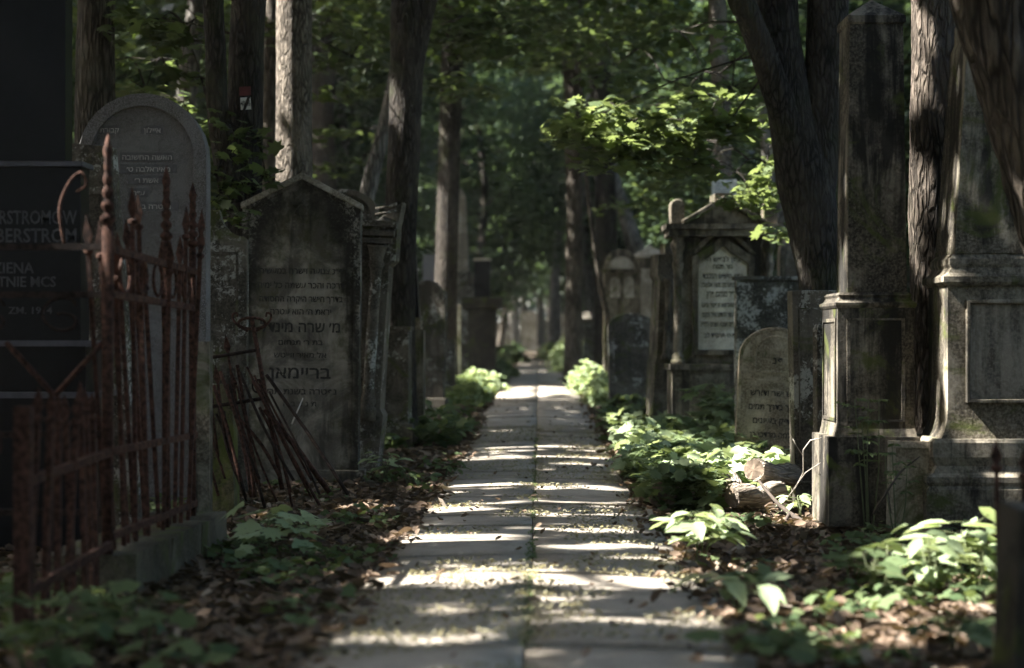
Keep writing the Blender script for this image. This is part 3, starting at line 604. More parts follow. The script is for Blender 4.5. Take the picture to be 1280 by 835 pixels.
# dark round stone
d = 23.2; r = thing('gravestone', at(791, d), 'plain black round topped stone leaning slightly beside the right verge bush', 'gravestone', RG, ry=R(-1.5), rz=R(4)); H = pz(391, d) - r.location.z
slab(r, roundtop(.62, H, H - .2), .15, 'dark'); o = roundtop(.5, H - .1, H - .3); obj('frame_line', ring(B(), o, inset(o, .015), -.006, .002), 'dark', r)
# lunette stone
d = 30; s = F / d; r = thing('gravestone', at(777, d), 'tall far stone with a pale half round lunette above twin pale niches', 'gravestone', RG, rz=R(3)); zb = r.location.z; H = pz(311, d) - zb; w = .62
slab(r, [(-w / 2, 0), (w / 2, 0), (w / 2, H - .3)] + arcpts(0, H - .3, w / 2 - .02, 0, 180, 12, .3) + [(-w / 2, H - .3)], .25, 'tomb')
bm = prism(B(), arcpts(0, pz(336, d) - zb, .22, 0, 180, 12), -.01, .004); obj('lunette', bm, 'pale', r)
obj('cornice', bev(box(B(), -w / 2 - .03, w / 2 + .03, -.04, .2, pz(341, d) - zb, pz(337, d) - zb), .004, 1), 'tomb', r)
for sx in (-.12, .13):
    bm = prism(B(), [(x + sx, zz) for x, zz in roundtop(.17, pz(346, d) - zb) if zz > .01] + [(sx - .085, pz(372, d) - zb), (sx + .085, pz(372, d) - zb)], -.01, .004); obj('niche_panel', bm, 'pale', r)
d = 31; r = thing('gravestone', at(812, d), 'far stone with a pyramid cap and pale side right of the lunette stone', 'gravestone', RG); zb = r.location.z; H = pz(322, d) - zb
slab(r, [(-.22, 0), (.22, 0), (.22, H), (-.22, H)], .3, 'tomb'); obj('pyramid_cap', bev(sq(B(), [(.28, H), (.28, H + .06), (.005, H + .24)], .7, 0, .15), .005, 1), 'pale', r)
obj('pale_panel', box(B(), -.16, .16, -.008, .004, H - 1.1, H - .2), 'pale', r)
d = 44; r = thing('gravestone', at(741, d), 'low square block stone beside the right verge shrub', 'gravestone', RG); zb = r.location.z; H = pz(403, d) - zb
obj('block', bev(sq(B(), [(.24, 0), (.24, H)], .8), .01), 'dark', r); obj('cap', bev(sq(B(), [(.28, H), (.28, H + .1)], .8), .01), 'tomb', r)
d = 47; r = thing('gravestone', at(727, d), 'low dark stepped stone left of the square block stone', 'gravestone', RG); zb = r.location.z; H = pz(398, d) - zb
obj('block', bev(sq(B(), [(.3, 0), (.3, H - .1), (.34, H - .1), (.34, H)], .8), .01), 'dark', r); obj('pale_top', bev(sq(B(), [(.26, H), (.2, H + .18)], .8), .01), 'pale', r)
# black monument at the left edge
r = thing('monument', (-2.58, 8.6, -.05), 'huge polished black granite monument behind the fence at the left edge', 'monument'); 
obj('base', bev(box(B(), -.42, .32, -.06, .4, 0, .77), .01), 'blackg', r)
obj('base_ledge', bev(box(B(), -.44, .34, -.08, .42, .77, .80), .004, 1), 'ledge', r)
obj('lower_block', bev(box(B(), -.4, .29, -.03, .38, .80, 1.03), .008), 'blackg', r); obj('middle_ledge', bev(box(B(), -.42, .32, -.06, .4, 1.03, 1.06), .004, 1), 'ledge', r)
obj('inscribed_block', bev(box(B(), -.38, .255, 0, .16, 1.06, 1.94), .008), 'blackg', r); obj('upper_ledge', bev(box(B(), -.4, .27, -.03, .19, 1.94, 1.965), .004, 1), 'ledge', r)
obj('shaft', bev(box(B(), -.36, .165, .04, .17, 1.975, 3.4), .01), 'blackg', r)
s = F / 8.6
def zz_(p): return pz(p, 8.6) + .05
letters('inscription', [('BERSTROMÓW', -.0, zz_(279), .068, .47), ('BERSTROM', .03, zz_(302), .07, .41), ('DZIENA', -.115, zz_(341), .055, .26), ('ZTNIE MCS', -.04, zz_(358), .052, .34), ('ZM. 1914', -.0, zz_(392), .035, .26)], 'letterg', r, -.0015, rtl=False)
# mossy block behind the broken fence; corner post; kerb
d = 10.9; r = obj('mossy_block', rough_up(bev(box(B(), -.1, .1, 0, .2, 0, .86, .85, .9), .03, 3), .02), 'moss', None, at(272, d)); tag(r, 'stubby stone post thick with bright moss behind the broken iron fence', 'stone post')
d = 8.95; r = obj('grey_post', bev(box(B(), -.045, .045, -.045, .045, 0, 1.12), .008), 'monu', None, at(252, d)); tag(r, 'slim square grey stone post at the end of the rusty fence', 'stone post')
r = thing('kerb', (-1.84, 6.95, -.06), 'rough stone kerb blocks under the rusty iron fence', 'kerb')
for k in range(3): obj('kerb_block', rough_up(bev(box(B(), -.19, .19, k * .68 + .005, k * .68 + .67, 0, .19 - .01 * k), .015, 2), .01), 'kerb', r)
r = obj('near_post', rough_up(bev(box(B(), 0, .3, 0, .25, -.1, .62, .85, .85), .06, 4), .008), 'sootb', None, (1.268, 4.6, -.07)); tag(r, 'dark rounded stone post blurred at the bottom right corner', 'stone post')
# ------------------------------------------------------------------ iron fences
def spear_mesh(h, tip=.14, t=.009):
    bm = B(); box(bm, -t, t, -t, t, 0, h)
    prism(bm, [(-.006, h), (.006, h), (.02, h + tip * .35), (0, h + tip), (-.02, h + tip * .35)], -.005, .005); lathe(bm, [(.008, h - .03), (.02, h - .02), (.02, h - .005), (.008, h)], 8)
    me = bpy.data.meshes.new('picket'); bm.to_mesh(me); bm.free(); me.materials.append(M['rust']); return me
def turned_post(h, top, t=.019):
    bm = B(); box(bm, -t, t, -t, t, 0, h); z0 = h; pr = [(.01, z0)]; n = 5
    for k in range(n):
        r_ = .031 - .0035 * k; dz = (top - h) * .72 / n; pr += [(.014, z0 + dz * .1), (r_, z0 + dz * .4), (r_, z0 + dz * .65), (.014, z0 + dz * .95)]; z0 += dz
    pr += [(.022, z0 + (top - z0) * .3), (.002, top)]; return smooth(lathe(bm, pr, 12))
FX = -1.78
r = thing('iron_fence', (FX, 7.0, 0), 'rusty red iron grave fence with spear tips and turned finials before the black monument', 'fence')
for y_, z_ in ((0, 1.86), (1.1, 1.84), (1.72, 1.82)): obj('post', turned_post(1.48, z_, .02 if y_ == 0 else .016), 'rust', r, (0, y_, 0))
sp = spear_mesh(1.48)
for k in range(22):
    if k in (0, 3, 8, 12, 15, 19): continue
    o = obj('picket', sp, None, r, (random.uniform(-.012, .012), -.01 + k * .078, .06 - (random.uniform(.05, .3) if k % 3 else 0)), (random.uniform(-.05, .05), random.uniform(-.06, .06), 0))
for z0, z1 in ((1.385, 1.36), (1.2, 1.17), (.55, .5), (.2, .17)): obj('rail', box(B(), -.012, .012, 0, 1.74, -.015, .015), 'rust', r, (.012, 0, z0), (R(-.8), 0, 0))
for k in range(5):
    bm = B(); tube(bm, [(0, .12 + .09 * math.cos(t), 1.29 + .075 * math.sin(t)) for t in np.linspace(0, 6.28, 18)], .008, 6); obj('ring', bm, 'rust', r, (.014, .12 + k * .31, 0))
for z_ in (1.394, 1.197, .62, .3): obj('front_rail', box(B(), -.95, 0, -.012, .012, -.013, .013), 'rustd', r, (0, 0, z_))
for k in range(3):
    bm = B(); x0 = -.2 - k * .3
    tube(bm, [(x0 + .07 * math.cos(t), 0, 1.15 - .05 * t / 6.28 * 1.3 + .05 * math.sin(t)) for t in np.linspace(0, 8, 22)], .007, 6); obj('scroll', bm, 'rustd', r)
for x0 in (-.42, -.98):
    bm = B(); tube(bm, [(x0, 0, 1.0), (x0 + .2, 0, .78)], .012, 6); tube(bm, [(x0 + .4, 0, 1.0), (x0 + .2, 0, .78)], .012, 6); obj('cross_brace', bm, 'rust', r)
bm = B(); tube(bm, [(-.18, 0, 1.4), (-.2, 0, 1.55), (-.16, 0, 1.66), (-.11, 0, 1.7), (-.09, 0, 1.65), (-.13, 0, 1.62)], .006, 6, sub=4); obj('scroll', bm, 'rust', r)
for x0 in (-.55, -.82): obj('picket', spear_mesh(1.25, .12), None, r, (x0, 0, .05))
# lower near fence
r = thing('iron_fence', (FX, 5.86, 0), 'low bent rusty iron fence section with square end post nearest the camera', 'fence')
obj('end_post', bev(box(B(), -.028, .028, -.028, .028, .03, .78), .004, 1), 'rust', r, label='stout square rusty post')
sp2 = spear_mesh(.72, .1, .011)
for k in range(9): obj('picket', sp2, None, r, (random.uniform(-.02, .02), .1 + k * .115, random.uniform(-.04, .03)), (random.uniform(-.05, .05), random.uniform(-.06, .06), 0))
for z_ in (.52, .14): obj('rail', box(B(), -.012, .012, 0, 1.12, -.016, .016), 'rust', r, (.014, 0, z_), (R(1.5), 0, 0))
for k in range(2):
    bm = B(); x0 = -.05 - .17 * k; tube(bm, [(x0 - .08 - .06 * math.cos(t) * (1 - t / 14), 0, .64 - .15 * k + .06 * math.sin(t) * (1 - t / 14)) for t in np.linspace(0, 9, 24)], .009, 6); obj('scroll', bm, 'rust', r, (0, .0, 0))
# broken fence bundle
D = 10.4
def Q(a, b, dd=0): return Vector((px(a, D + dd), D + dd, pz(b, D + dd)))
r = thing('broken_fence', (px(320, D), D, G(px(320, D), D)), 'collapsed rusty iron grave fence heaped as a leaning fan of rods before the gabled stone', 'fence'); O = r.location.copy()
def tb(name, pts, rad, mat='rustd', seg=6, sub=1):
    bm = B(); tube(bm, [Vector(p) - O for p in pts], rad, seg, sub=sub); return obj(name, bm, mat, r)
tb('post', [Q(314, 398), Q(336, 520), Q(352, 612)], .014, 'rust'); tb('rail', [Q(250, 449), Q(324, 437)], .012); tb('rail', [Q(254, 510), Q(330, 498)], .013)
tb('long_bar', [Q(330, 512), Q(372, 562), Q(412, 616)], .017, 'rust')
tb('scroll_crown', [Q(314 + 17 * math.cos(t), 404 + 7 * math.sin(t), .08 * math.sin(t)) for t in np.linspace(0, 6.28, 20)], .009, 'rust')
for sx in (-1, 1): tb('scroll', [Q(314 + sx * 5, 414), Q(314 + sx * 16, 408), Q(314 + sx * 23, 400), Q(314 + sx * 24, 393), Q(314 + sx * 19, 391), Q(314 + sx * 18, 396)], .007, 'rust', sub=4)
tb('scroll', [Q(322 + 9 * math.cos(t) * (1 - t / 16), 482 + 10 * math.sin(t) * (1 - t / 16)) for t in np.linspace(0, 8, 22)], .007)
for k in range(24):
    a = 256 + k * 3.3 + random.uniform(-4, 4); b_ = random.uniform(455, 520); q = a + random.uniform(22, 75) * (.5 + k / 24); e = random.uniform(596, 640)
    dd = random.uniform(-.35, .25); m_ = (a + q) / 2 + random.uniform(-7, 7)
    tb('rod', [Q(a, b_, dd * .3), Q(m_, (b_ + e) / 2 + random.uniform(-6, 6), dd * .6), Q(q, e, dd)], random.choice([.007, .009, .011]), random.choice(['rust', 'rustd']), sub=3)
for a, b_ in ((283, 432), (262, 500), (270, 470), (291, 478)):
    bm = B(); prism(bm, [(0, -.06), (.022, -.01), (0, .07), (-.022, -.01)], -.004, .004); tube(bm, [(0, 0, -.35), (0, 0, -.05)], .008, 6)
    obj('spear_tip', bm, 'rust', r, Q(a, b_) - O, (0, R(-8), 0))
# near railing on the right
r = thing('iron_fence', (1.585, 5.9, G(1.6, 5.9)), 'short dark iron railing beside the blurred post at the right edge', 'fence')
for k in range(5): obj('picket', spear_mesh(.62 - .03 * (k % 2), .08, .007), None, r, (k * .075, k * .05, 0), (0, random.uniform(-.04, .04), 0))
for z_ in (.46, .14): bm = B(); tube(bm, [(0, 0, z_), (.34, .22, z_ - .01)], .01, 6); obj('rail', bm, 'rustd', r)
# ------------------------------------------------------------------ trees
TREES = []
def tree(name, pts, rads, mat, label, group='trees of the wood', cat='tree', seg=28, bumpy=.06, limbs=(), fork=(), sub=6, bsc=3):
    """pts: sight points (pixel x, pixel y, distance) or world vectors, base first"""
    P = []
    for p in pts: P.append(Vector(p) if isinstance(p, Vector) else Vector((px(p[0], p[2]), p[2], pz(p[1], p[2]))))
    base = Vector((P[0].x, P[0].y, G(P[0].x, P[0].y) - .1))
    r = thing(name, base, label, cat, group)
    if P[0].z > base.z + .15: P.insert(0, base + Vector((0, 0, 0))); rads = [rads[0] * 1.25] + list(rads)
    top = P[-1] + (P[-1] - P[-2]).normalized() * 1.0
    while P[-1].z < 10.5:
        dr = (P[-1] - P[-2]).normalized(); dr = (dr + Vector((random.uniform(-.08, .08), random.uniform(-.08, .08), .5))).normalized(); P.append(P[-1] + dr * 2.0); rads = list(rads) + [max(.03, rads[-1] * .86)]
    bm = B(); tube(bm, [p - base for p in P], rads, seg, bumpy, sub=sub, bsc=bsc)
    for br, rr in fork:
        q = [(Vector(p) if isinstance(p, Vector) else Vector((px(p[0], p[2]), p[2], pz(p[1], p[2])))) for p in br]
        rr = list(rr)
        while q[-1].z < 9.5 and len(rr) and rr[-1] > .055:
            dr = (q[-1] - q[-2]).normalized(); dr = (dr + Vector((0, 0, .35))).normalized(); q.append(q[-1] + dr * 1.8); rr.append(rr[-1] * .82)
        tube(bm, [p - base for p in q], rr, max(10, seg - 6), bumpy, sub=sub, bsc=bsc)
    for k in range(5):                                       # upper limbs
        a = P[-1 - (k % 2)].lerp(P[-2 - (k % 2)], random.random()); an = random.uniform(0, 6.28); l = random.uniform(1.8, 3.2)
        e = a + Vector((math.cos(an) * l, math.sin(an) * l, l * .6)); tube(bm, [a - base, a.lerp(e, .5) - base + Vector((0, 0, -.15)), e - base], [rads[-1] * .8, .045, .02], 7, 0)
    o = obj('trunk', bm, mat, r); TREES.append((r, base, P, o)); return r
tr = {}
tree('tree', [(116, 330, 15), (116, 100, 15), (118, 0, 15)], [.19, .17, .165], 'bark', 'deeply furrowed trunk behind the black monument at the far left', bumpy=.05)
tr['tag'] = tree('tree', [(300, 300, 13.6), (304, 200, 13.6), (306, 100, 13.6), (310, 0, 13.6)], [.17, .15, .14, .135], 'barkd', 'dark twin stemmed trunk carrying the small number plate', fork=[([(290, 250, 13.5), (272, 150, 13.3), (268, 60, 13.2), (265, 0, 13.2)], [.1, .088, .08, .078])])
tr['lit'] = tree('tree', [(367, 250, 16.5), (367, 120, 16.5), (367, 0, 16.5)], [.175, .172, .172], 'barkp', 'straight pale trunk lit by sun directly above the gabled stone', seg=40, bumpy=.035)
tree('tree', [(335, 300, 22), (336, 150, 22), (340, 0, 22)], [.11, .1, .1], 'bark', 'thin brown trunk squeezed between the twin trunk and the sunlit trunk')
tree('tree', [(218, 300, 24), (232, 110, 24), (245, 0, 24)], [.16, .15, .14], 'barkg', 'short leaning grey trunk seen over the round granite stone')
tree('tree', [(405, 300, 34), (402, 150, 34), (404, 0, 34)], [.27, .25, .24], 'barkd', 'blurred dark trunk right behind the sunlit trunk')
tr['big'] = tree('tree', [(498, 400, 18), (502, 250, 18), (508, 100, 18), (511, 0, 18)], [.175, .17, .175, .19], 'barkd', 'big dark trunk rising over the black obelisk left of the path', fork=[([(512, 90, 18), (524, 30, 18), (545, -60, 18)], [.14, .13, .12])], seg=36)
tree('tree', [(452, 300, 20.5), (462, 230, 20.5), (480, 160, 20.6), (500, 60, 20.7)], [.11, .1, .085, .08], 'barkg', 'slanting bare light brown trunk tucked behind the big dark trunk', bumpy=.03)
tree('tree', [(556, 420, 31), (560, 250, 31), (565, 80, 31), (566, 0, 31)], [.22, .2, .2, .2], 'barkd', 'dark slim trunk standing behind the shining polished slab')
tree('tree', [(717, 420, 36), (718, 250, 36), (716, 140, 36), (722, 0, 36)], [.19, .17, .17, .14], 'bark', 'first brown trunk right of the path end, forking high up', fork=[([(716, 150, 36), (706, 80, 36), (702, 0, 36)], [.09, .08, .07])])
tree('sapling', [(762, 420, 30), (748, 340, 30), (736, 250, 30), (731, 180, 30), (724, 60, 30)], [.05, .045, .04, .035, .03], 'bark', 'thin bowed sapling curving up left of the lunette stone', cat='sapling', seg=10)
tree('tree', [(757, 420, 41), (756, 200, 41), (750, 60, 41), (748, 0, 41)], [.28, .25, .24, .24], 'barkd', 'dark trunk behind the lunette stone')
tree('tree', [(806, 360, 43), (788, 290, 43), (766, 220, 43), (748, 130, 43), (738, 60, 43), (733, 0, 43)], [.3, .2, .17, .15, .15, .15], 'barkg', 'curving pale grey trunk bending left behind the dark trunk')
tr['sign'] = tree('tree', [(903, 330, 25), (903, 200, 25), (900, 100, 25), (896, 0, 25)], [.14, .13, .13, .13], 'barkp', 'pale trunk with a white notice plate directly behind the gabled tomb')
tree('tree', [(985, 330, 28), (968, 240, 28), (955, 140, 28), (950, 0, 28)], [.13, .12, .11, .11], 'barkg', 'grey trunk leaning left between the gabled tomb and the forked tree')
tr['fork'] = tree('tree', [(1024, 380, 14), (1018, 300, 14), (1004, 220, 14), (990, 150, 14), (976, 60, 14), (972, 0, 14)], [.165, .2, .23, .19, .17, .165], 'barkd', 'massive dark forked tree behind the sooty obelisk', seg=40,
    fork=[([(1008, 240, 14), (985, 160, 13.9), (958, 80, 13.8), (935, 20, 13.7), (915, -30, 13.7)], [.15, .125, .11, .1, .1]), ([(1014, 260, 14), (1026, 180, 14), (1030, 100, 14), (1034, 0, 14)], [.18, .16, .16, .17])])
tr['obt'] = tree('tree', [(1160, 560, 10.52), (1161, 400, 10.52), (1162, 250, 10.52), (1166, 120, 10.52), (1168, 0, 10.52)], [.115, .12, .135, .14, .145], 'barkm', 'rough sun flecked trunk standing between the obelisk and the big monument', seg=56, bumpy=.07, sub=14, bsc=7)
tr['lean'] = tree('tree', [Vector((3.0, 8.3, 0)), Vector((2.75, 8.3, 1.0)), Vector((2.5, 8.3, 1.75)), Vector((2.34, 8.3, 2.3)), Vector((2.2, 8.3, 2.8))], [.3, .245, .225, .23, .235], 'barkr', 'heavy shaggy barked trunk leaning across the top right corner', seg=72, bumpy=.11, sub=22, bsc=9)
for x, y, h, lb in ((-2.25, 3.1, 2.3, 'unseen tall dark stone added left of the camera to shade the fence'), (-2.1, 1.4, 2.0, 'second unseen dark stone added beside the camera to block light'), (2.3, 3.0, 2.1, 'unseen dark stone added right of the camera to block light')):  # unseen stones, added to keep light off the foreground
    r = thing('gravestone', (x, y, 0), lb, 'gravestone', rz=R(4)); slab(r, gable(.9, h, h - .25), .2, 'dark'); slab(r, [(-.5, 0), (.5, 0), (.5, .2), (-.5, .2)], .34, 'dark', 'plinth', y0=-.07)
# small plates on trees
d = 13.4; r = thing('number_plate', (px(306, d), d, pz(128, d)), 'tiny white plate numbered 40/46 nailed to the twin trunk', 'sign', ry=R(-3))
obj('plate', bev(box(B(), -.04, .04, -.004, .004, -.05, .045), .002, 1), 'plate', r); obj('red_band', box(B(), -.045, .045, -.003, .005, .06, .13), 'red', r); letters('digits', [('40/46', 0, -.022, .042, .076)], 'letter', r, -.0055, rtl=False)
d = 24.75; r = thing('notice_plate', (px(905, d), d, pz(235, d)), 'white notice plate fixed to the pale trunk over the gabled tomb', 'sign')
obj('board', bev(box(B(), -.18, .18, -.008, .008, -.12, .12), .003, 1), 'plate', r); bm = B()
for k in range(4): box(bm, -.13, .12 - .03 * (k % 2), -.0105, -.0085, .06 - k * .045, .07 - k * .045)
obj('faint_lines', bm, 'letterd', r)
# ---- wood behind: prototype trees copied about
def spray_points(n, c, rad, per=46, flat_=.16, sr=.75):
    m = max(1, n // per); u = rng.normal(0, 1, (m, 3)); u /= np.linalg.norm(u, axis=1, keepdims=True); rr = rng.uniform(.25, 1, m) ** .5
    cc = np.array(c) + u * rr[:, None] * np.array(rad)
    a = rng.uniform(0, 6.28, (m, per)); q = np.sqrt(rng.uniform(0, 1, (m, per))) * sr * rng.uniform(.6, 1.3, (m, 1))
    sl = rng.normal(0, .22, (m, 1, 2))
    P = np.stack([q * np.cos(a), q * np.sin(a), np.zeros_like(q)], 2); P[..., 2] = P[..., 0] * sl[..., 0] + P[..., 1] * sl[..., 1] - .25 * q * q + rng.normal(0, flat_ * .6, q.shape)
    return (cc[:, None] + P).reshape(-1, 3)
protos = []
for k in range(5):
    h = [9, 11, 13, 8, 12][k]; r0 = [.16, .22, .25, .11, .19][k]
    bm = B(); P = [Vector((0, 0, 0))]; 
    for j in range(6): P.append(P[-1] + Vector((random.uniform(-.3, .3), random.uniform(-.3, .3), h / 6)))
    tube(bm, P, [r0 * 1.2] + [r0 * (1 - j * .12) for j in range(1, 7)], 14, .05, sub=4)
    for j in range(9):
        a = P[2 + j % 4].lerp(P[3 + j % 4], random.random()); an = random.uniform(0, 6.28); l = random.uniform(1.2, 2.4); e = a + Vector((math.cos(an) * l, math.sin(an) * l, l * .5)); tube(bm, [a, a.lerp(e, .5) + Vector((0, 0, -.1)), e], [r0 * .35, r0 * .2, .012], 6, 0)
    tm = bpy.data.meshes.new('trunk'); bm.to_mesh(tm); bm.free(); tm.materials.append(M[['bark', 'barkd', 'barkg', 'bark', 'barkd'][k]])
    low = [1.8, 2.4, 3.0, 1.0, 1.6][k]; cz = (low + h + 1.5) / 2
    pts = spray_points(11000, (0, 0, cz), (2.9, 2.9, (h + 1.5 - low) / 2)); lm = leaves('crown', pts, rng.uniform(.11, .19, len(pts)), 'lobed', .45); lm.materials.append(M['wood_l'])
    protos.append((tm, lm))
spots = []
def okspot(x, y):
    if (abs(x) < 2.6 and y < 68) or abs(x / y + .006) < .012: return False
    return all((x - a) ** 2 + (y - b) ** 2 > 5.5 for a, b in spots)
k = 0
while len(spots) < 84 and k < 6000:
    k += 1; y = 34 + 82 * random.random() ** .9; x = random.uniform(-1, 1) * (.36 * y + 1)
    if 34 <= y < 50 and abs(x) < 4.5: continue
    if okspot(x, y): spots.append((x, y))
for x, y in [(-.8, 104), (1.1, 110), (-3.2, 112), (2.6, 106), (-2.1, 76), (1.7, 79), (0.6, 101), (-2.6, 84), (1.3, 90), (3.4, 72), (-3.9, 70), (-1.9, 94), (-3.0, 60), (3.1, 62), (-5.0, 50), (4.6, 49), (-10.5, 37), (8.5, 27), (-7, 40), (9.5, 33), (-5.5, 43), (6.8, 31)] + [(px(p_, d_), d_) for p_, d_ in ((600, 56), (622, 72), (640, 88), (694, 66), (708, 82), (738, 52), (676, 97), (585, 66), (655, 108), (560, 60), (775, 58), (800, 66), (820, 54), (845, 62), (870, 50))]: spots.append((x, y))
OR = ['first', 'second', 'third', 'fourth', 'fifth', 'sixth', 'seventh', 'eighth', 'ninth', 'tenth']
def ordi(n):
    T_ = ['', '', 'twenty', 'thirty', 'forty', 'fifty', 'sixty', 'seventy', 'eighty', 'ninety']
    if n < 10: return OR[n]
    t_ = ['eleventh', 'twelfth', 'thirteenth', 'fourteenth', 'fifteenth', 'sixteenth', 'seventeenth', 'eighteenth', 'nineteenth', 'twentieth']
    if n < 20: return t_[n - 10]
    n += 1
    return ('thirtieth' if n == 30 else 'fortieth' if n == 40 else 'fiftieth' if n == 50 else 'sixtieth' if n == 60 else 'seventieth' if n == 70 else T_[n // 10] + '-' + OR[n % 10 - 1])
sp_l = sorted([s_ for s_ in spots if s_[0] / s_[1] < -.003], key=lambda s_: -s_[0] / s_[1]); sp_l.sort(key=lambda s_: abs(s_[0] / s_[1])); sp_r = sorted([s_ for s_ in spots if s_[0] / s_[1] >= -.003], key=lambda s_: s_[0] / s_[1])
for side, L in (('left', sp_l), ('right', sp_r)):
    for i, (x, y) in enumerate(L):
        k = random.randrange(5) if y < 92 else random.choice([0, 3, 4, 1])
        look = ['bushy mid green', 'tall dark stemmed', 'pale stemmed high', 'low leafy young', 'dark stemmed leafy'][k]
        r = thing('maple_tree', (x, y, G(x, y) - .1), f'{look} maple in the wood behind, {ordi(i)} {side} of the path end', 'tree', 'maples in the wood behind', rz=random.uniform(0, 6.28))
        sc = random.uniform(.85, 1.25); r.scale = (sc, sc, sc * (1.55 if y > 62 else 1))
        for nm, me in (('trunk', protos[k][0]), ('crown', protos[k][1])): obj(nm, me, None, r)
# far mass of leaves closing the wood
n = 120000; P = np.stack([rng.uniform(-62, 62, n), rng.uniform(118, 138, n), 1 + rng.uniform(0, 1, n) * 34], 1)
cl = np.array([noise.noise(Vector((p[0] * .25, p[1] * .2, p[2] * .25))) for p in P]); P = P[cl > -.55]
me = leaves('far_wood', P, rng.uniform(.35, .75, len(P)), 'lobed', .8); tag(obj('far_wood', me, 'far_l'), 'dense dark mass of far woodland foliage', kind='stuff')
n = 26000; a = rng.uniform(R(-215), R(35), n); rr = rng.uniform(21, 29, n)  # leaf ring out of view, added to keep sky light off the stones
P = np.stack([rr * np.cos(a), rr * np.sin(a) + 2, .1 + 13 * rng.uniform(0, 1, n)], 1)
n = 20000; sd = np.sign(rng.uniform(-1, 1, n)); yy = rng.uniform(5, 70, n); P2 = np.stack([sd * (np.maximum(23, .36 * yy + 6) + rng.uniform(0, 8, n)), yy, .1 + 17 * rng.uniform(0, 1, n)], 1)
P = np.concatenate([P, P2]); me = leaves('sky_block_foliage', P, rng.uniform(.45, .85, len(P)), 'lobed', .9); tag(obj('sky_block_foliage', me, 'canopy'), 'unseen woodland foliage all round, added to block sky light', kind='stuff')
# ---- canopy overhead, pruned to shape the sun patches, shared out to the trees that carry it
def canopy():
    pts = []
    n = 190000; x = rng.uniform(-24, 3, n); y = rng.uniform(-9, 46, n); z_ = rng.uniform(6.2, 13.5, n); pts.append((x, y, z_))
    n = 8000; x = rng.uniform(-20, 0, n); y = rng.uniform(17, 46, n); z_ = rng.uniform(6.2, 13.5, n); pts.append((x, y, z_))
    n = 24000; x = rng.uniform(0, 16, n); y = rng.uniform(-9, 46, n); z_ = rng.uniform(6.5, 13, n); pts.append((x, y, z_))
    P = np.concatenate([np.stack(p, 1) for p in pts]); v = P @ np.array(E2)
    P = P[(v > -3.6) & (v < 16)]
    zmin = np.where(P[:, 1] > 20, .2 * P[:, 1] + 1.6, 0); P = P[P[:, 2] > zmin - 2.0]
    return P[open_to_sun(P)]
CP = canopy(); size = np.where(CP[:, 1] > 20, .22, .27) * rng.uniform(.75, 1.2, len(CP))
tb_ = np.array([[t[2][-1].x, t[2][-1].y] for t in TREES]); extra = []
for x, y in [(-8, 2), (-7, 8), (-9, 14), (-6.5, 20), (-8.5, 25), (-13, 5), (-14, 12), (-13, 19), (-15, 27), (-10, -4), (5, 1), (7, 8), (8, 16), (7.5, 22), (-3.2, -3), (3.5, -4), (-11, 34), (-17, 40), (12, 30), (-18, 0)]:
    tree('tree', [Vector((x, y, 0)), Vector((x + .1, y, 3)), Vector((x - .1, y + .1, 6))], [.22, .18, .16], 'bark', f'trunk out of view whose crown shades the graves, number {len(extra)}', 'shade trees beyond the frame', seg=14); extra.append(1)
W_OR = ['beside the camera', 'left of the black monument', 'far left behind the fence', 'left behind the granite stone', 'left of the furrowed trunk', 'farther left of the fence', 'deep left of the fence', 'deep left of the granite stone', 'deep left of the pale trunk', 'left behind the camera', 'right of the camera', 'right of the leaning trunk', 'right behind the big monument', 'far right behind the tomb', 'just left behind the camera', 'just right behind the camera', 'far left of the polished slab', 'farthest left in the wood', 'far right of the lunette stone', 'far out to the left']
for t_, w_ in zip(TREES[-20:], W_OR): t_[0]['label'] = 'bare stemmed shade tree outside the view, ' + w_
tb_ = np.array([[t[2][-1].x, t[2][-1].y] for t in TREES])
own = np.argmin(((CP[:, None, :2] - tb_[None]) ** 2).sum(2), 1)
for i, (r, base, P, o) in enumerate(TREES):
    sel = own == i
    if sel.sum() < 5: continue
    me = leaves('crown', CP[sel] - np.array(base), size[sel], 'lobed', .55); obj('crown', me, 'canopy', r)
# ---- leafy branches that hang into view
def bough(parent, base, start, tips, n, lsize, mat, kind='maple', sr=.42, droop=.2):
    """start, tips: sight points (px,py,d); each tip a flat spray of leaves with its twig"""
    V_ = lambda p: Vector((px(p[0], p[2]), p[2], pz(p[1], p[2])))
    a = V_(start); bm = B(); PP = []; nodes = [a]
    for t_ in tips:
        e = V_(t_); st_ = min(nodes, key=lambda q_: (q_ - e).length); mid = st_.lerp(e, .5) + Vector((0, 0, .06)); tube(bm, [st_ - base, mid - base, e - base], [.012, .008, .003], 6, 0, sub=4); nodes += [mid, e]
        m = n; q = np.sqrt(rng.uniform(0, 1, m)) * sr * random.uniform(.75, 1.25); an = rng.uniform(0, 6.28, m); sl = rng.normal(0, .15, 2)
        xx = q * np.cos(an); yy = q * np.sin(an); zz = xx * sl[0] + yy * sl[1] - droop * q + rng.normal(0, .05, m)
        PP.append(np.stack([e.x + xx * 1.3, e.y + yy, e.z + zz], 1))
        for _ in range(5):
            g = Vector(PP[-1][random.randrange(m)]); tube(bm, [e - base, g - base], [.005, .0025], 4, 0)
    P = np.concatenate(PP); P = P[open_to_sun(P)]
    obj('branch', bm, 'barkd', parent); me = leaves('foliage', P - np.array(base), rng.uniform(.75, 1.2, len(P)) * lsize, kind, .38); obj('foliage', me, mat, parent)
def grow(key, *a, **k): bough(tr[key], tr[key].location, *a, **k)
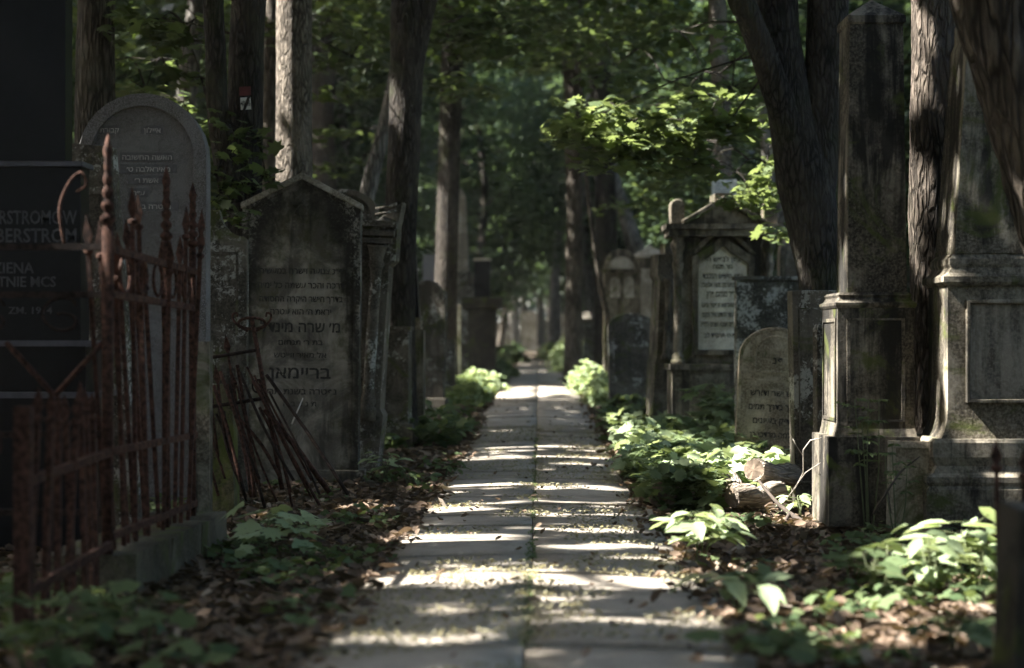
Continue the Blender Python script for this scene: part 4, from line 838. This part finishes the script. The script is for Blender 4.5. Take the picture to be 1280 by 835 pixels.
grow('fork', (975, 60, 14.6), [(735, 150, 16), (760, 128, 16), (790, 150, 16.4), (820, 165, 16.2), (850, 150, 16), (880, 175, 16.4), (905, 160, 16), (790, 178, 16), (835, 190, 16.4), (750, 170, 15.8), (935, 150, 16), (775, 195, 16), (865, 205, 16.2), (725, 165, 16), (905, 120, 16.4), (870, 120, 16)], 74, .145, 'mapleb', sr=.42)
grow('fork', (950, 100, 15), [(885, 205, 16.5), (920, 215, 16.6), (950, 200, 16.8), (900, 190, 17), (965, 230, 17), (940, 250, 16.5), (985, 285, 17), (965, 180, 17.2), (975, 140, 17)], 60, .12, 'mapleb', sr=.26)
grow('fork', (935, 30, 15), [(850, 40, 17), (880, 90, 17), (915, 110, 18), (830, 100, 18), (800, 60, 19), (920, 60, 18), (860, 125, 18), (770, 90, 20), (750, 40, 21), (960, 50, 16), (1000, 30, 17), (970, 100, 18)], 75, .13, 'maple', sr=.45)
grow('tag', (285, 40, 14), [(170, 30, 15), (200, 70, 15.5), (230, 50, 15), (180, 110, 16), (215, 120, 15.5), (250, 95, 15), (160, 70, 16), (240, 150, 16), (200, 20, 14.5), (245, 20, 15), (265, 170, 15), (225, 190, 17)], 60, .13, 'maple', sr=.32)
grow('tag', (310, 120, 13.3), [(275, 240, 13), (290, 262, 12.9), (262, 215, 13.1), (300, 225, 12.9), (280, 150, 13.2), (320, 170, 13.2), (330, 215, 13.4), (285, 195, 13)], 14, .12, 'maple', sr=.14)
grow('lit', (367, 20, 17), [(420, 30, 19), (440, 70, 20), (430, 110, 21), (330, 30, 20), (460, 40, 20), (445, 160, 22), (425, 200, 23)], 70, .13, 'maple', sr=.42)
grow('big', (508, 40, 18.5), [(560, 20, 20), (590, 30, 20), (620, 15, 21), (640, 40, 21), (605, 60, 21), (570, 50, 20), (660, 10, 22), (550, 100, 22), (590, 110, 23), (690, 30, 22)], 80, .13, 'maple', sr=.42)
grow('sign', (900, 20, 25), [(830, 20, 25), (860, 160, 26), (790, 120, 27), (780, 20, 26), (730, 30, 27), (700, 70, 28), (850, 230, 27), (820, 250, 28), (940, 120, 26)], 120, .14, 'maple', kind='lobed', sr=.75)
# ------------------------------------------------------------------ low growth
def plant(name, x, y, h, n, lsize, mat, kind, label, group='seedlings on the verges', spread=.16, stems=3, cat='plant', compound=False, tilt=.45):
    z0 = G(x, y) - .01; r = thing(name, (x, y, z0), label, cat, group)
    bm = B(); PP = []; AIM = []
    for s_ in range(stems):
        an = random.uniform(0, 6.28); rd = spread * random.uniform(.1, .8); hh = h * random.uniform(.6, 1); e = Vector((rd * math.cos(an), rd * math.sin(an), hh)); b0 = e * .25; b0.z = 0
        tube(bm, [b0, b0.lerp(e, .5) + Vector((random.uniform(-.02, .02), 0, 0)), e], [.005, .004, .0025], 5, 0)
        m = max(3, n // stems)
        for k in range(m):
            a2 = k * 2.4 + random.random(); l = lsize * random.uniform(.7, 1.5) * (1.2 if k % 3 else .6); zz = hh * (1 - .5 * (k / m) ** 1.3) + random.uniform(-.01, .01)
            at_ = b0.lerp(e, min(1, zz / hh)); q = at_ + Vector((math.cos(a2) * l, math.sin(a2) * l, random.uniform(-.15, .25) * l)); tube(bm, [at_, q], [.002, .0013], 4, 0)
            if compound:
                dv = (q - at_); sd = Vector((-dv.y, dv.x, 0)).normalized()
                for j in range(7):
                    t_ = .35 + .11 * j; sgn = 1 if j % 2 else -1
                    if j == 6: sgn = 0; t_ = 1.05
                    PP.append(at_ + dv * t_ * 1.5 + sd * sgn * lsize * .42); AIM.append(sd * sgn * 1.0 + dv.normalized() * .6)
            else: PP.append(q); AIM.append((q - at_))
    P = np.array([p[:] for p in PP]); A = np.array([a[:] for a in AIM]); nn = np.stack([rng.normal(0, tilt * .6, len(P)), rng.normal(-.12, tilt * .6, len(P)), np.ones(len(P))], 1) + .25 * A / (np.linalg.norm(A, axis=1, keepdims=True) + 1e-6)
    me = leaves('leaf_cluster', P, rng.uniform(.75, 1.2, len(P)) * lsize * (.75 if compound else 1), kind, nrm=nn, aim=A, stretch=1.15)
    obj('stem', bm, 'stem', r); obj('leaf_cluster', me, mat, r); return r
def gp(a, b): y = gy(b); return px(a, y), y
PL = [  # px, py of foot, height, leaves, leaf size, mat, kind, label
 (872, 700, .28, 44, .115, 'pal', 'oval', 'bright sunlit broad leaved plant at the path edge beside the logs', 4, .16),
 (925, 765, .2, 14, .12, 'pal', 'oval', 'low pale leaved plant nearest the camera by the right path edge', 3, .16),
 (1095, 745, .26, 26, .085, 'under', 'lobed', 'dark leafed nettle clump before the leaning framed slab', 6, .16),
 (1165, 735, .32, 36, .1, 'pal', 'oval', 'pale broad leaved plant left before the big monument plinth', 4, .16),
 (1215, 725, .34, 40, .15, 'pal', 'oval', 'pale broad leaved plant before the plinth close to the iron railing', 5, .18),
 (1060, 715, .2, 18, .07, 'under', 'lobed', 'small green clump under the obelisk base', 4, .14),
 (330, 690, .24, 18, .13, 'pal', 'maple', 'broad green maple seedling left of the path below the broken fence', 3, .16),  # pale leaf colour stands in for light here and on the next
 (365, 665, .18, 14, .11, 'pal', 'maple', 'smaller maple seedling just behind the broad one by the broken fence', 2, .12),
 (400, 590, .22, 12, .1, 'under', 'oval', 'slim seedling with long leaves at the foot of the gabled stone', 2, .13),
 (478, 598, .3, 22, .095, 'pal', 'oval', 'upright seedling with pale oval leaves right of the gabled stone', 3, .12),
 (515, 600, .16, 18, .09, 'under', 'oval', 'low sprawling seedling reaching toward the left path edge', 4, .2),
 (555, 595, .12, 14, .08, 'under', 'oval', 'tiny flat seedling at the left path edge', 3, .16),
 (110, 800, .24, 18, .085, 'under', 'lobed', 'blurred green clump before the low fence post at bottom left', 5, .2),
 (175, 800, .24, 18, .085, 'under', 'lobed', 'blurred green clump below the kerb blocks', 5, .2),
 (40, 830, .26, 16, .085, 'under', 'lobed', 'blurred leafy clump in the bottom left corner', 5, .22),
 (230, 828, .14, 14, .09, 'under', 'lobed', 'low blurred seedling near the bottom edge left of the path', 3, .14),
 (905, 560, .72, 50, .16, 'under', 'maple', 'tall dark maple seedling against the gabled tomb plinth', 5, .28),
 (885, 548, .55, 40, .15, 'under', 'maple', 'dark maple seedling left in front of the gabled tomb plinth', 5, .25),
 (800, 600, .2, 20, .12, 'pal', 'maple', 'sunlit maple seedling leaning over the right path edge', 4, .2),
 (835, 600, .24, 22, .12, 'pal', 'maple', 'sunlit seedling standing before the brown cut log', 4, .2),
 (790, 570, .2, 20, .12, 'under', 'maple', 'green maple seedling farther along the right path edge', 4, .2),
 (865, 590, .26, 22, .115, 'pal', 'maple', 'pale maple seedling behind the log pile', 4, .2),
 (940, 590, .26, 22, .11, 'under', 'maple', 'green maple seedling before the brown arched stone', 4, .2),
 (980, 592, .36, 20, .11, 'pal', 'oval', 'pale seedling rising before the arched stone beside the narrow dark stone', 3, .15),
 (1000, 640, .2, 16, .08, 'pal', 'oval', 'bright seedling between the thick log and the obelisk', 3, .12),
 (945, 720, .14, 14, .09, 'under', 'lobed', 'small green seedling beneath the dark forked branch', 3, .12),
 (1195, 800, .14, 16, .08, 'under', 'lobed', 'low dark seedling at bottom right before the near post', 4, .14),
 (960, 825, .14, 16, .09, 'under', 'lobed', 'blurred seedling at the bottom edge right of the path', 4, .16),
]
for (a, b_, h, n, ls, mt, kd, lb, st, spd) in PL:
    x, y = gp(a, b_); plant('seedling', x, y, h, n, ls, mt, kd, lb, stems=st, spread=spd)
x, y = px(1085, 9.55), 9.55; plant('climbing_plant', x, y, .85, 22, .05, 'under', 'oval', 'wispy ash shoot with small paired leaflets before the obelisk pedestal', spread=.24, stems=4, compound=True)
x, y = px(1120, 9.5), 9.5; plant('climbing_plant', x, y, .55, 12, .05, 'under', 'oval', 'low ash shoot with paired leaflets before the leaning framed slab', spread=.2, stems=3, compound=True)
def shrub(a, d, w, h, n, ls, mt, label, kind='lobed'):
    x = px(a, d); z0 = G(x, d); r = thing('shrub', (x, d, z0), label, 'shrub', 'bushes along the path')
    u = rng.normal(0, 1, (n, 3)); u /= np.linalg.norm(u, axis=1, keepdims=True); u[:, 2] = np.abs(u[:, 2]); rr = rng.uniform(.5, 1, n) ** .6
    f = np.array([1 + .35 * noise.noise(Vector(v * 2.5)) for v in u]); P = u * (rr * f)[:, None] * np.array([w, w * 1.6, h]); P = P[P[:, 2] > .02]
    obj('foliage', leaves('foliage', P, rng.uniform(.7, 1.3, len(P)) * ls, kind, .6), mt, r); bm = B()
    for _ in range(8): e = Vector(P[random.randrange(len(P))]); tube(bm, [(0, 0, 0), e * .6, e], [.012, .008, .003], 5, 0)
    obj('stem', bm, 'stem', r)
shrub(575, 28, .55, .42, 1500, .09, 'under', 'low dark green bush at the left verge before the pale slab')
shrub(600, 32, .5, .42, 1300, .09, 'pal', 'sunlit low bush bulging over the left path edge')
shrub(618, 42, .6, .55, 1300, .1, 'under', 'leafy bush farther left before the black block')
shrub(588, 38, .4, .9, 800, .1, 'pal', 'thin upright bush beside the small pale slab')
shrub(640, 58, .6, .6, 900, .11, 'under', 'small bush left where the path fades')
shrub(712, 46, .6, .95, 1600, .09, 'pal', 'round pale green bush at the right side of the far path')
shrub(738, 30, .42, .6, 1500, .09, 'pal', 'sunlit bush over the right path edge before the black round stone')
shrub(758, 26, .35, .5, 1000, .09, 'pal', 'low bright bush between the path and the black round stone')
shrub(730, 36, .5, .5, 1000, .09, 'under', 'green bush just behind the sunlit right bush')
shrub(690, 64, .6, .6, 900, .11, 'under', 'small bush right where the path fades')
# ground cover carpets (nobody could count)
def carpet(name, n, rx, ry, zr, size, mat, kind, thr, sc, label, tilt=.45, bunch=5, bias=None):
    PP = []
    k = 0
    while len(PP) < n and k < n * 12:
        k += 1; y = ry[0] + (ry[1] - ry[0]) * random.random() ** 1.5; x = random.uniform(*rx)
        if abs(x + .03) < .73 or (1.1 < x < 1.8 and 10.3 < y < 11.9) or (1.6 < x < 2.4 and 12.6 < y < 14.8) or noise.noise(Vector((x * sc, y * sc * .6, 2.2))) < thr(x, y): continue
        z0 = G(x, y); h = random.uniform(*zr)
        for _ in range(bunch): PP.append((x + random.gauss(0, .07), y + random.gauss(0, .07), z0 + h + random.gauss(0, .015)))
    P = np.array(PP); P = P[np.abs(P[:, 0] + .03) > .66]
    me = leaves(name, P, rng.uniform(.7, 1.3, len(P)) * size, kind, tilt); tag(obj(name, me, mat), label, kind='stuff')
carpet('ground_cover', 5200, (.76, 3.2), (11, 24), (.05, .3), .115, 'under', 'maple', lambda x, y: -.05 if x < 2.6 else .2, .9, 'carpet of green maple seedlings right of the path')
carpet('ground_cover', 1500, (.74, 2.4), (11.2, 19), (.1, .32), .12, 'pal', 'maple', lambda x, y: -.1, 1.1, 'scattered pale seedlings among the right verge')
carpet('ground_cover', 2600, (.74, 3.0), (4.2, 11), (.02, .08), .055, 'under', 'lobed', lambda x, y: .12, 1.3, 'sparse small weeds on the near right verge')
carpet('ground_cover', 3000, (-3.2, -.74), (4.2, 18), (.01, .09), .055, 'under', 'lobed', lambda x, y: .16, 1.3, 'sparse small weeds on the left verge')
carpet('ground_cover', 5200, (-4.5, -.8), (17, 46), (.04, .3), .12, 'under', 'lobed', lambda x, y: -.1, .6, 'green weeds along the far left verge')
carpet('ground_cover', 5200, (.8, 5), (22, 46), (.04, .3), .12, 'under', 'lobed', lambda x, y: -.1, .6, 'green weeds along the far right verge')
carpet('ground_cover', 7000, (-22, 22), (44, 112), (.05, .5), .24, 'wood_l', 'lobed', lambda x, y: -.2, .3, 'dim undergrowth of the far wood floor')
# litter
def litter(n, rx, ry, size, mat, kind, label, lift=.012, onpath=False, thr=-9):
    PP = []; NN = []
    def hgt(x, y): return prof(y) + .022 - .018 * ((x + .03) / .715) ** 2 if abs(x + .03) < .71 else G(x, y)
    while len(PP) < n:
        y = ry[0] + (ry[1] - ry[0]) * random.random() ** 1.6; x = random.uniform(*rx)
        if not onpath and abs(x + .03) < .70 - random.expovariate(22): continue
        if noise.noise(Vector((x * 2, y * 2, 5.5))) < thr: continue
        PP.append((x, y, hgt(x, y) + random.uniform(.002, lift)))
    me = leaves('leaf_litter', PP, rng.uniform(.55, 1.3, n) * size, kind, .42); tag(obj('leaf_litter' if not onpath else 'path_debris', me, mat), label, kind='stuff')
litter(38000, (-3.6, 3.6), (4, 22), .05, 'litter', 'curl', 'dry brown leaves littering the verges', .03)
litter(6000, (-3.6, 3.6), (4, 16), .075, 'litter', 'curl', 'larger curled brown leaves on the verges', .035)
litter(1600, (-3.6, 3.6), (4, 16), .11, 'litterp', 'bit', 'pale twigs and bark scraps on the verges', .03)
litter(6000, (-6, 6), (16, 50), .11, 'litter', 'curl', 'fallen leaves among the farther graves', .03)
litter(8500, (-.74, .7), (4, 20), .020, 'crumbs', 'curl', 'yellowed seeds and leaf bits strewn on the paving', .006, True, thr=-.05)
litter(600, (-.10, .02), (4, 20), .018, 'crumbs', 'curl', 'debris gathered in the middle joint of the paving', .008, True, thr=-.1)
litter(170, (-.74, .7), (4, 26), .045, 'litter', 'curl', 'few dry leaves lying on the paving', .01, True)
# moss weeds in middle joint
PP = [(random.gauss(-.042, .012), y + random.gauss(0, .05), prof(y) + .016 + random.uniform(0, .015)) for y in rng.uniform(4, 18, 420) if noise.noise(Vector((0, y * 1.5, 4))) > -.1 for _ in range(3)]
me = leaves('joint_weeds', PP, .016, 'simple', .6); tag(obj('joint_weeds', me, 'under'), 'tiny weeds in the middle joint of the paving', kind='stuff')
# ------------------------------------------------------------------ logs, branches, twigs
def logg(name, a, b_, ra, rb, mat, label, cat='log', seg=28, bumpy=.16):
    a, b_ = Vector(a), Vector(b_); L_ = (b_ - a).length; r = thing(name, a, label, cat, 'cut wood on the right verge')
    r.rotation_mode = 'QUATERNION'; r.rotation_quaternion = (b_ - a).to_track_quat('Z', 'Y'); bm = B()
    bd = [Vector((random.uniform(-.02, .02), random.uniform(-.02, .02), L_ * k / 4)) for k in range(5)]; rd = [ra * 1.02, ra * .94, (ra + rb) / 2, rb * 1.05, rb * .93]
    tube(bm, bd, rd, seg, bumpy, 9, sub=6)
    an = random.uniform(0, 6.28); q = bd[2]; tube(bm, [q, q + Vector((math.cos(an) * ra * 1.5, math.sin(an) * ra * 1.5, .03))], [ra * .35, ra * .22], 9, .2)
    obj('wood', bm, mat, r)
    for e, q, s_ in ((bd[0], rd[0], -1), (bd[4], rd[4], 1)):
        bm = B(); c = bm.verts.new(e + Vector((0, 0, s_ * .012))); vs = [bm.verts.new(e + Vector((math.cos(t_ * .3491) * q * random.uniform(.84, .95), math.sin(t_ * .3491) * q * random.uniform(.84, .95), s_ * random.uniform(.003, .012)))) for t_ in range(18)]
        for t_ in range(18): bm.faces.new((c, vs[t_], vs[(t_ + 1) % 18]))
        obj('cut_end', bm, 'woodd', r)
    return r
d = 11.6
logg('log', (px(940, 11.4), 11.2, .17), (px(1012, 12.1), 12.0, .02), .075, .068, 'wood', 'thick pale log lying toward the sooty obelisk')
logg('log', (px(908, 11.5), 11.4, .09), (px(920, 11.2), 11.0, .02), .055, .05, 'wood', 'short upright pale log stub left of the thick log', bumpy=.15)
logg('log', (px(918, 10.9), 10.9, .0), (px(975, 11.1), 11.2, .02), .07, .06, 'wood', 'low sunlit log lying in front of the thick log')
logg('log', (px(825, 11.3), 11.1, .0), (px(858, 11.3), 11.3, .02), .085, .08, 'woodd', 'dark rounded cut log at the path edge', bumpy=.2)
logg('log', (px(935, 12.4), 12.2, .08), (px(972, 12.4), 12.5, .12), .03, .025, 'wood', 'thin log poking out behind the thick log')
d = 10.6
def V3(a, b_, d): return Vector((px(a, d), d, pz(b_, d)))
def twig(name, runs, mat, label, cat='branch'):
    base = V3(*runs[0][0][0]); r = thing(name, base, label, cat); bm = B()
    for pts, rads in runs: tube(bm, [V3(*p) - base for p in pts], rads, 7, .08, sub=1 if mat == 'twigw' else 3)
    obj('branch', bm, mat, r)
twig('dead_branch', [([(948, 601, 10.9), (968, 625, 10.7), (986, 641, 10.6), (1002, 652, 10.5), (1014, 664, 10.4)], [.008, .012, .017, .02, .017]), ([(986, 641, 10.6), (975, 658, 10.4), (955, 672, 10.2)], [.012, .01, .006])], 'twigd', 'dark forked dead branch lying before the logs')
twig('dry_twig', [([(1030, 546, 10.1), (1012, 550, 10.1), (1003, 562, 10.2), (1003, 590, 10.3), (994, 608, 10.4), (978, 628, 10.5)], [.002, .004, .0035, .003, .003, .002]), ([(1024, 578, 10.1), (1006, 590, 10.25), (990, 612, 10.4)], [.0015, .0025, .002]), ([(1003, 570, 10.2), (994, 556, 10.1), (990, 548, 10.1)], [.002, .0015, .001])], 'twigw', 'bleached bent twig arching beside the obelisk base')
twig('dry_twig', [([(1148, 570, 9.5), (1125, 588, 9.4), (1108, 612, 9.3), (1090, 642, 9.3)], [.004, .006, .007, .008]), ([(1108, 612, 9.3), (1112, 640, 9.2)], [.004, .003])], 'twigd', 'thin bowed dead twig arching over the leaning framed slab')
twig('dry_twig', [([(364, 530, 12.6), (372, 512, 12.7), (378, 498, 12.8)], [.007, .006, .004])], 'twigw', 'short grey twig standing against the gabled stone')
# ------------------------------------------------------------------ air
bm = box(B(), -306, 306, -34, 404, -1.6, 44); hz = obj('haze', bm, None); m = bpy.data.materials.new('damp wood air'); m.use_nodes = True; n_ = m.node_tree
for q in list(n_.nodes):
    if q.type != 'OUTPUT_MATERIAL': n_.nodes.remove(q)
vp = n_.nodes.new('ShaderNodeVolumePrincipled'); vp.inputs['Color'].default_value = (.86, .93, .9, 1); vp.inputs['Density'].default_value = .00045; vp.inputs['Anisotropy'].default_value = .2
n_.links.new(vp.outputs[0], n_.nodes['Material Output'].inputs['Volume']); hz.data.materials.append(m); tag(hz, 'thin damp air in the wood', kind='stuff')
S.cycles.volume_bounces = 0; S.cycles.volume_step_rate = 10
# ------------------------------------------------------------------ sky, sun, camera
w = bpy.data.worlds.new('World'); S.world = w; w.use_nodes = True; t = w.node_tree
sk = t.nodes.new('ShaderNodeTexSky'); sk.sky_type = 'NISHITA'; sk.sun_disc = False; sk.sun_elevation = EL; sk.sun_rotation = math.atan2(SUN.x, SUN.y)
t.links.new(sk.outputs[0], t.nodes['Background'].inputs[0]); t.nodes['Background'].inputs[1].default_value = .135; sk.dust_density = 3; sk.ozone_density = .3
l = bpy.data.lights.new('sun', 'SUN'); l.energy = 5; l.angle = R(.53); l.color = (1, .95, .88); lo = bpy.data.objects.new('sun', l); C.objects.link(lo)
lo.rotation_euler = SUN.to_track_quat('Z', 'Y').to_euler()
cam = bpy.data.cameras.new('camera'); co = bpy.data.objects.new('camera', cam); C.objects.link(co); S.camera = co
cam.lens = 60; cam.sensor_width = 36; cam.clip_end = 1500; co.location = (0, 0, 1)
co.rotation_euler = (R(90) + math.atan((VY - 417.5) / F), 0, math.atan((VX - 640) / F))
cam.dof.use_dof = True; cam.dof.focus_distance = 11.0; cam.dof.aperture_fstop = .06 / .038; cam.dof.aperture_blades = 0
S.cycles.use_denoising = True; S.cycles.max_bounces = 5; S.cycles.diffuse_bounces = 3; S.cycles.glossy_bounces = 2; S.cycles.transmission_bounces = 3
S.cycles.use_adaptive_sampling = True; S.cycles.adaptive_threshold = .02; S.cycles.caustics_reflective = False; S.cycles.caustics_refractive = False; S.cycles.sample_clamp_indirect = 6
v = S.view_settings; v.view_transform = 'Standard'; v.look = 'None'; v.gamma = 1; v.use_curve_mapping = False; v.exposure = 2.85

# finer structure: carving, lettering and frames belong to the block they are cut in
SUB = {'inscription': ('plaque', 'inscribed_block', 'slab'), 'digits': ('plate',), 'border_moulding': ('slab',), 'rim': ('slab',), 'frame_line': ('slab',), 'carved_bands': ('slab',), 'carved_band': ('slab',), 'star': ('slab',),
       'text_plates': ('slab',), 'outer_border': ('slab',), 'arch_moulding': ('slab',), 'dividing_line': ('slab',), 'lunette': ('slab',), 'niche_panel': ('slab',), 'pale_panel': ('slab',), 'border': ('slab',), 'panel_frame': ('pedestal',),
       'side_panel_frame': ('pedestal',), 'die_panel_frame': ('die',), 'die_panel': ('die',), 'shaft_panel_frame': ('shaft',), 'shaft_panel': ('shaft',), 'cut_end': ('wood',), 'faint_lines': ('board',), 'gable_moulding': ('pediment',), 'niche_moulding': ('wall',), 'capital': ('half_column',)}
for o in list(C.objects):
    nm = o.name.split('.')[0]
    if o.parent and nm in SUB:
        for k in SUB[nm]:
            q = [c for c in o.parent.children if c.name.split('.')[0] == k]
            if q: o.parent = q[0]; break
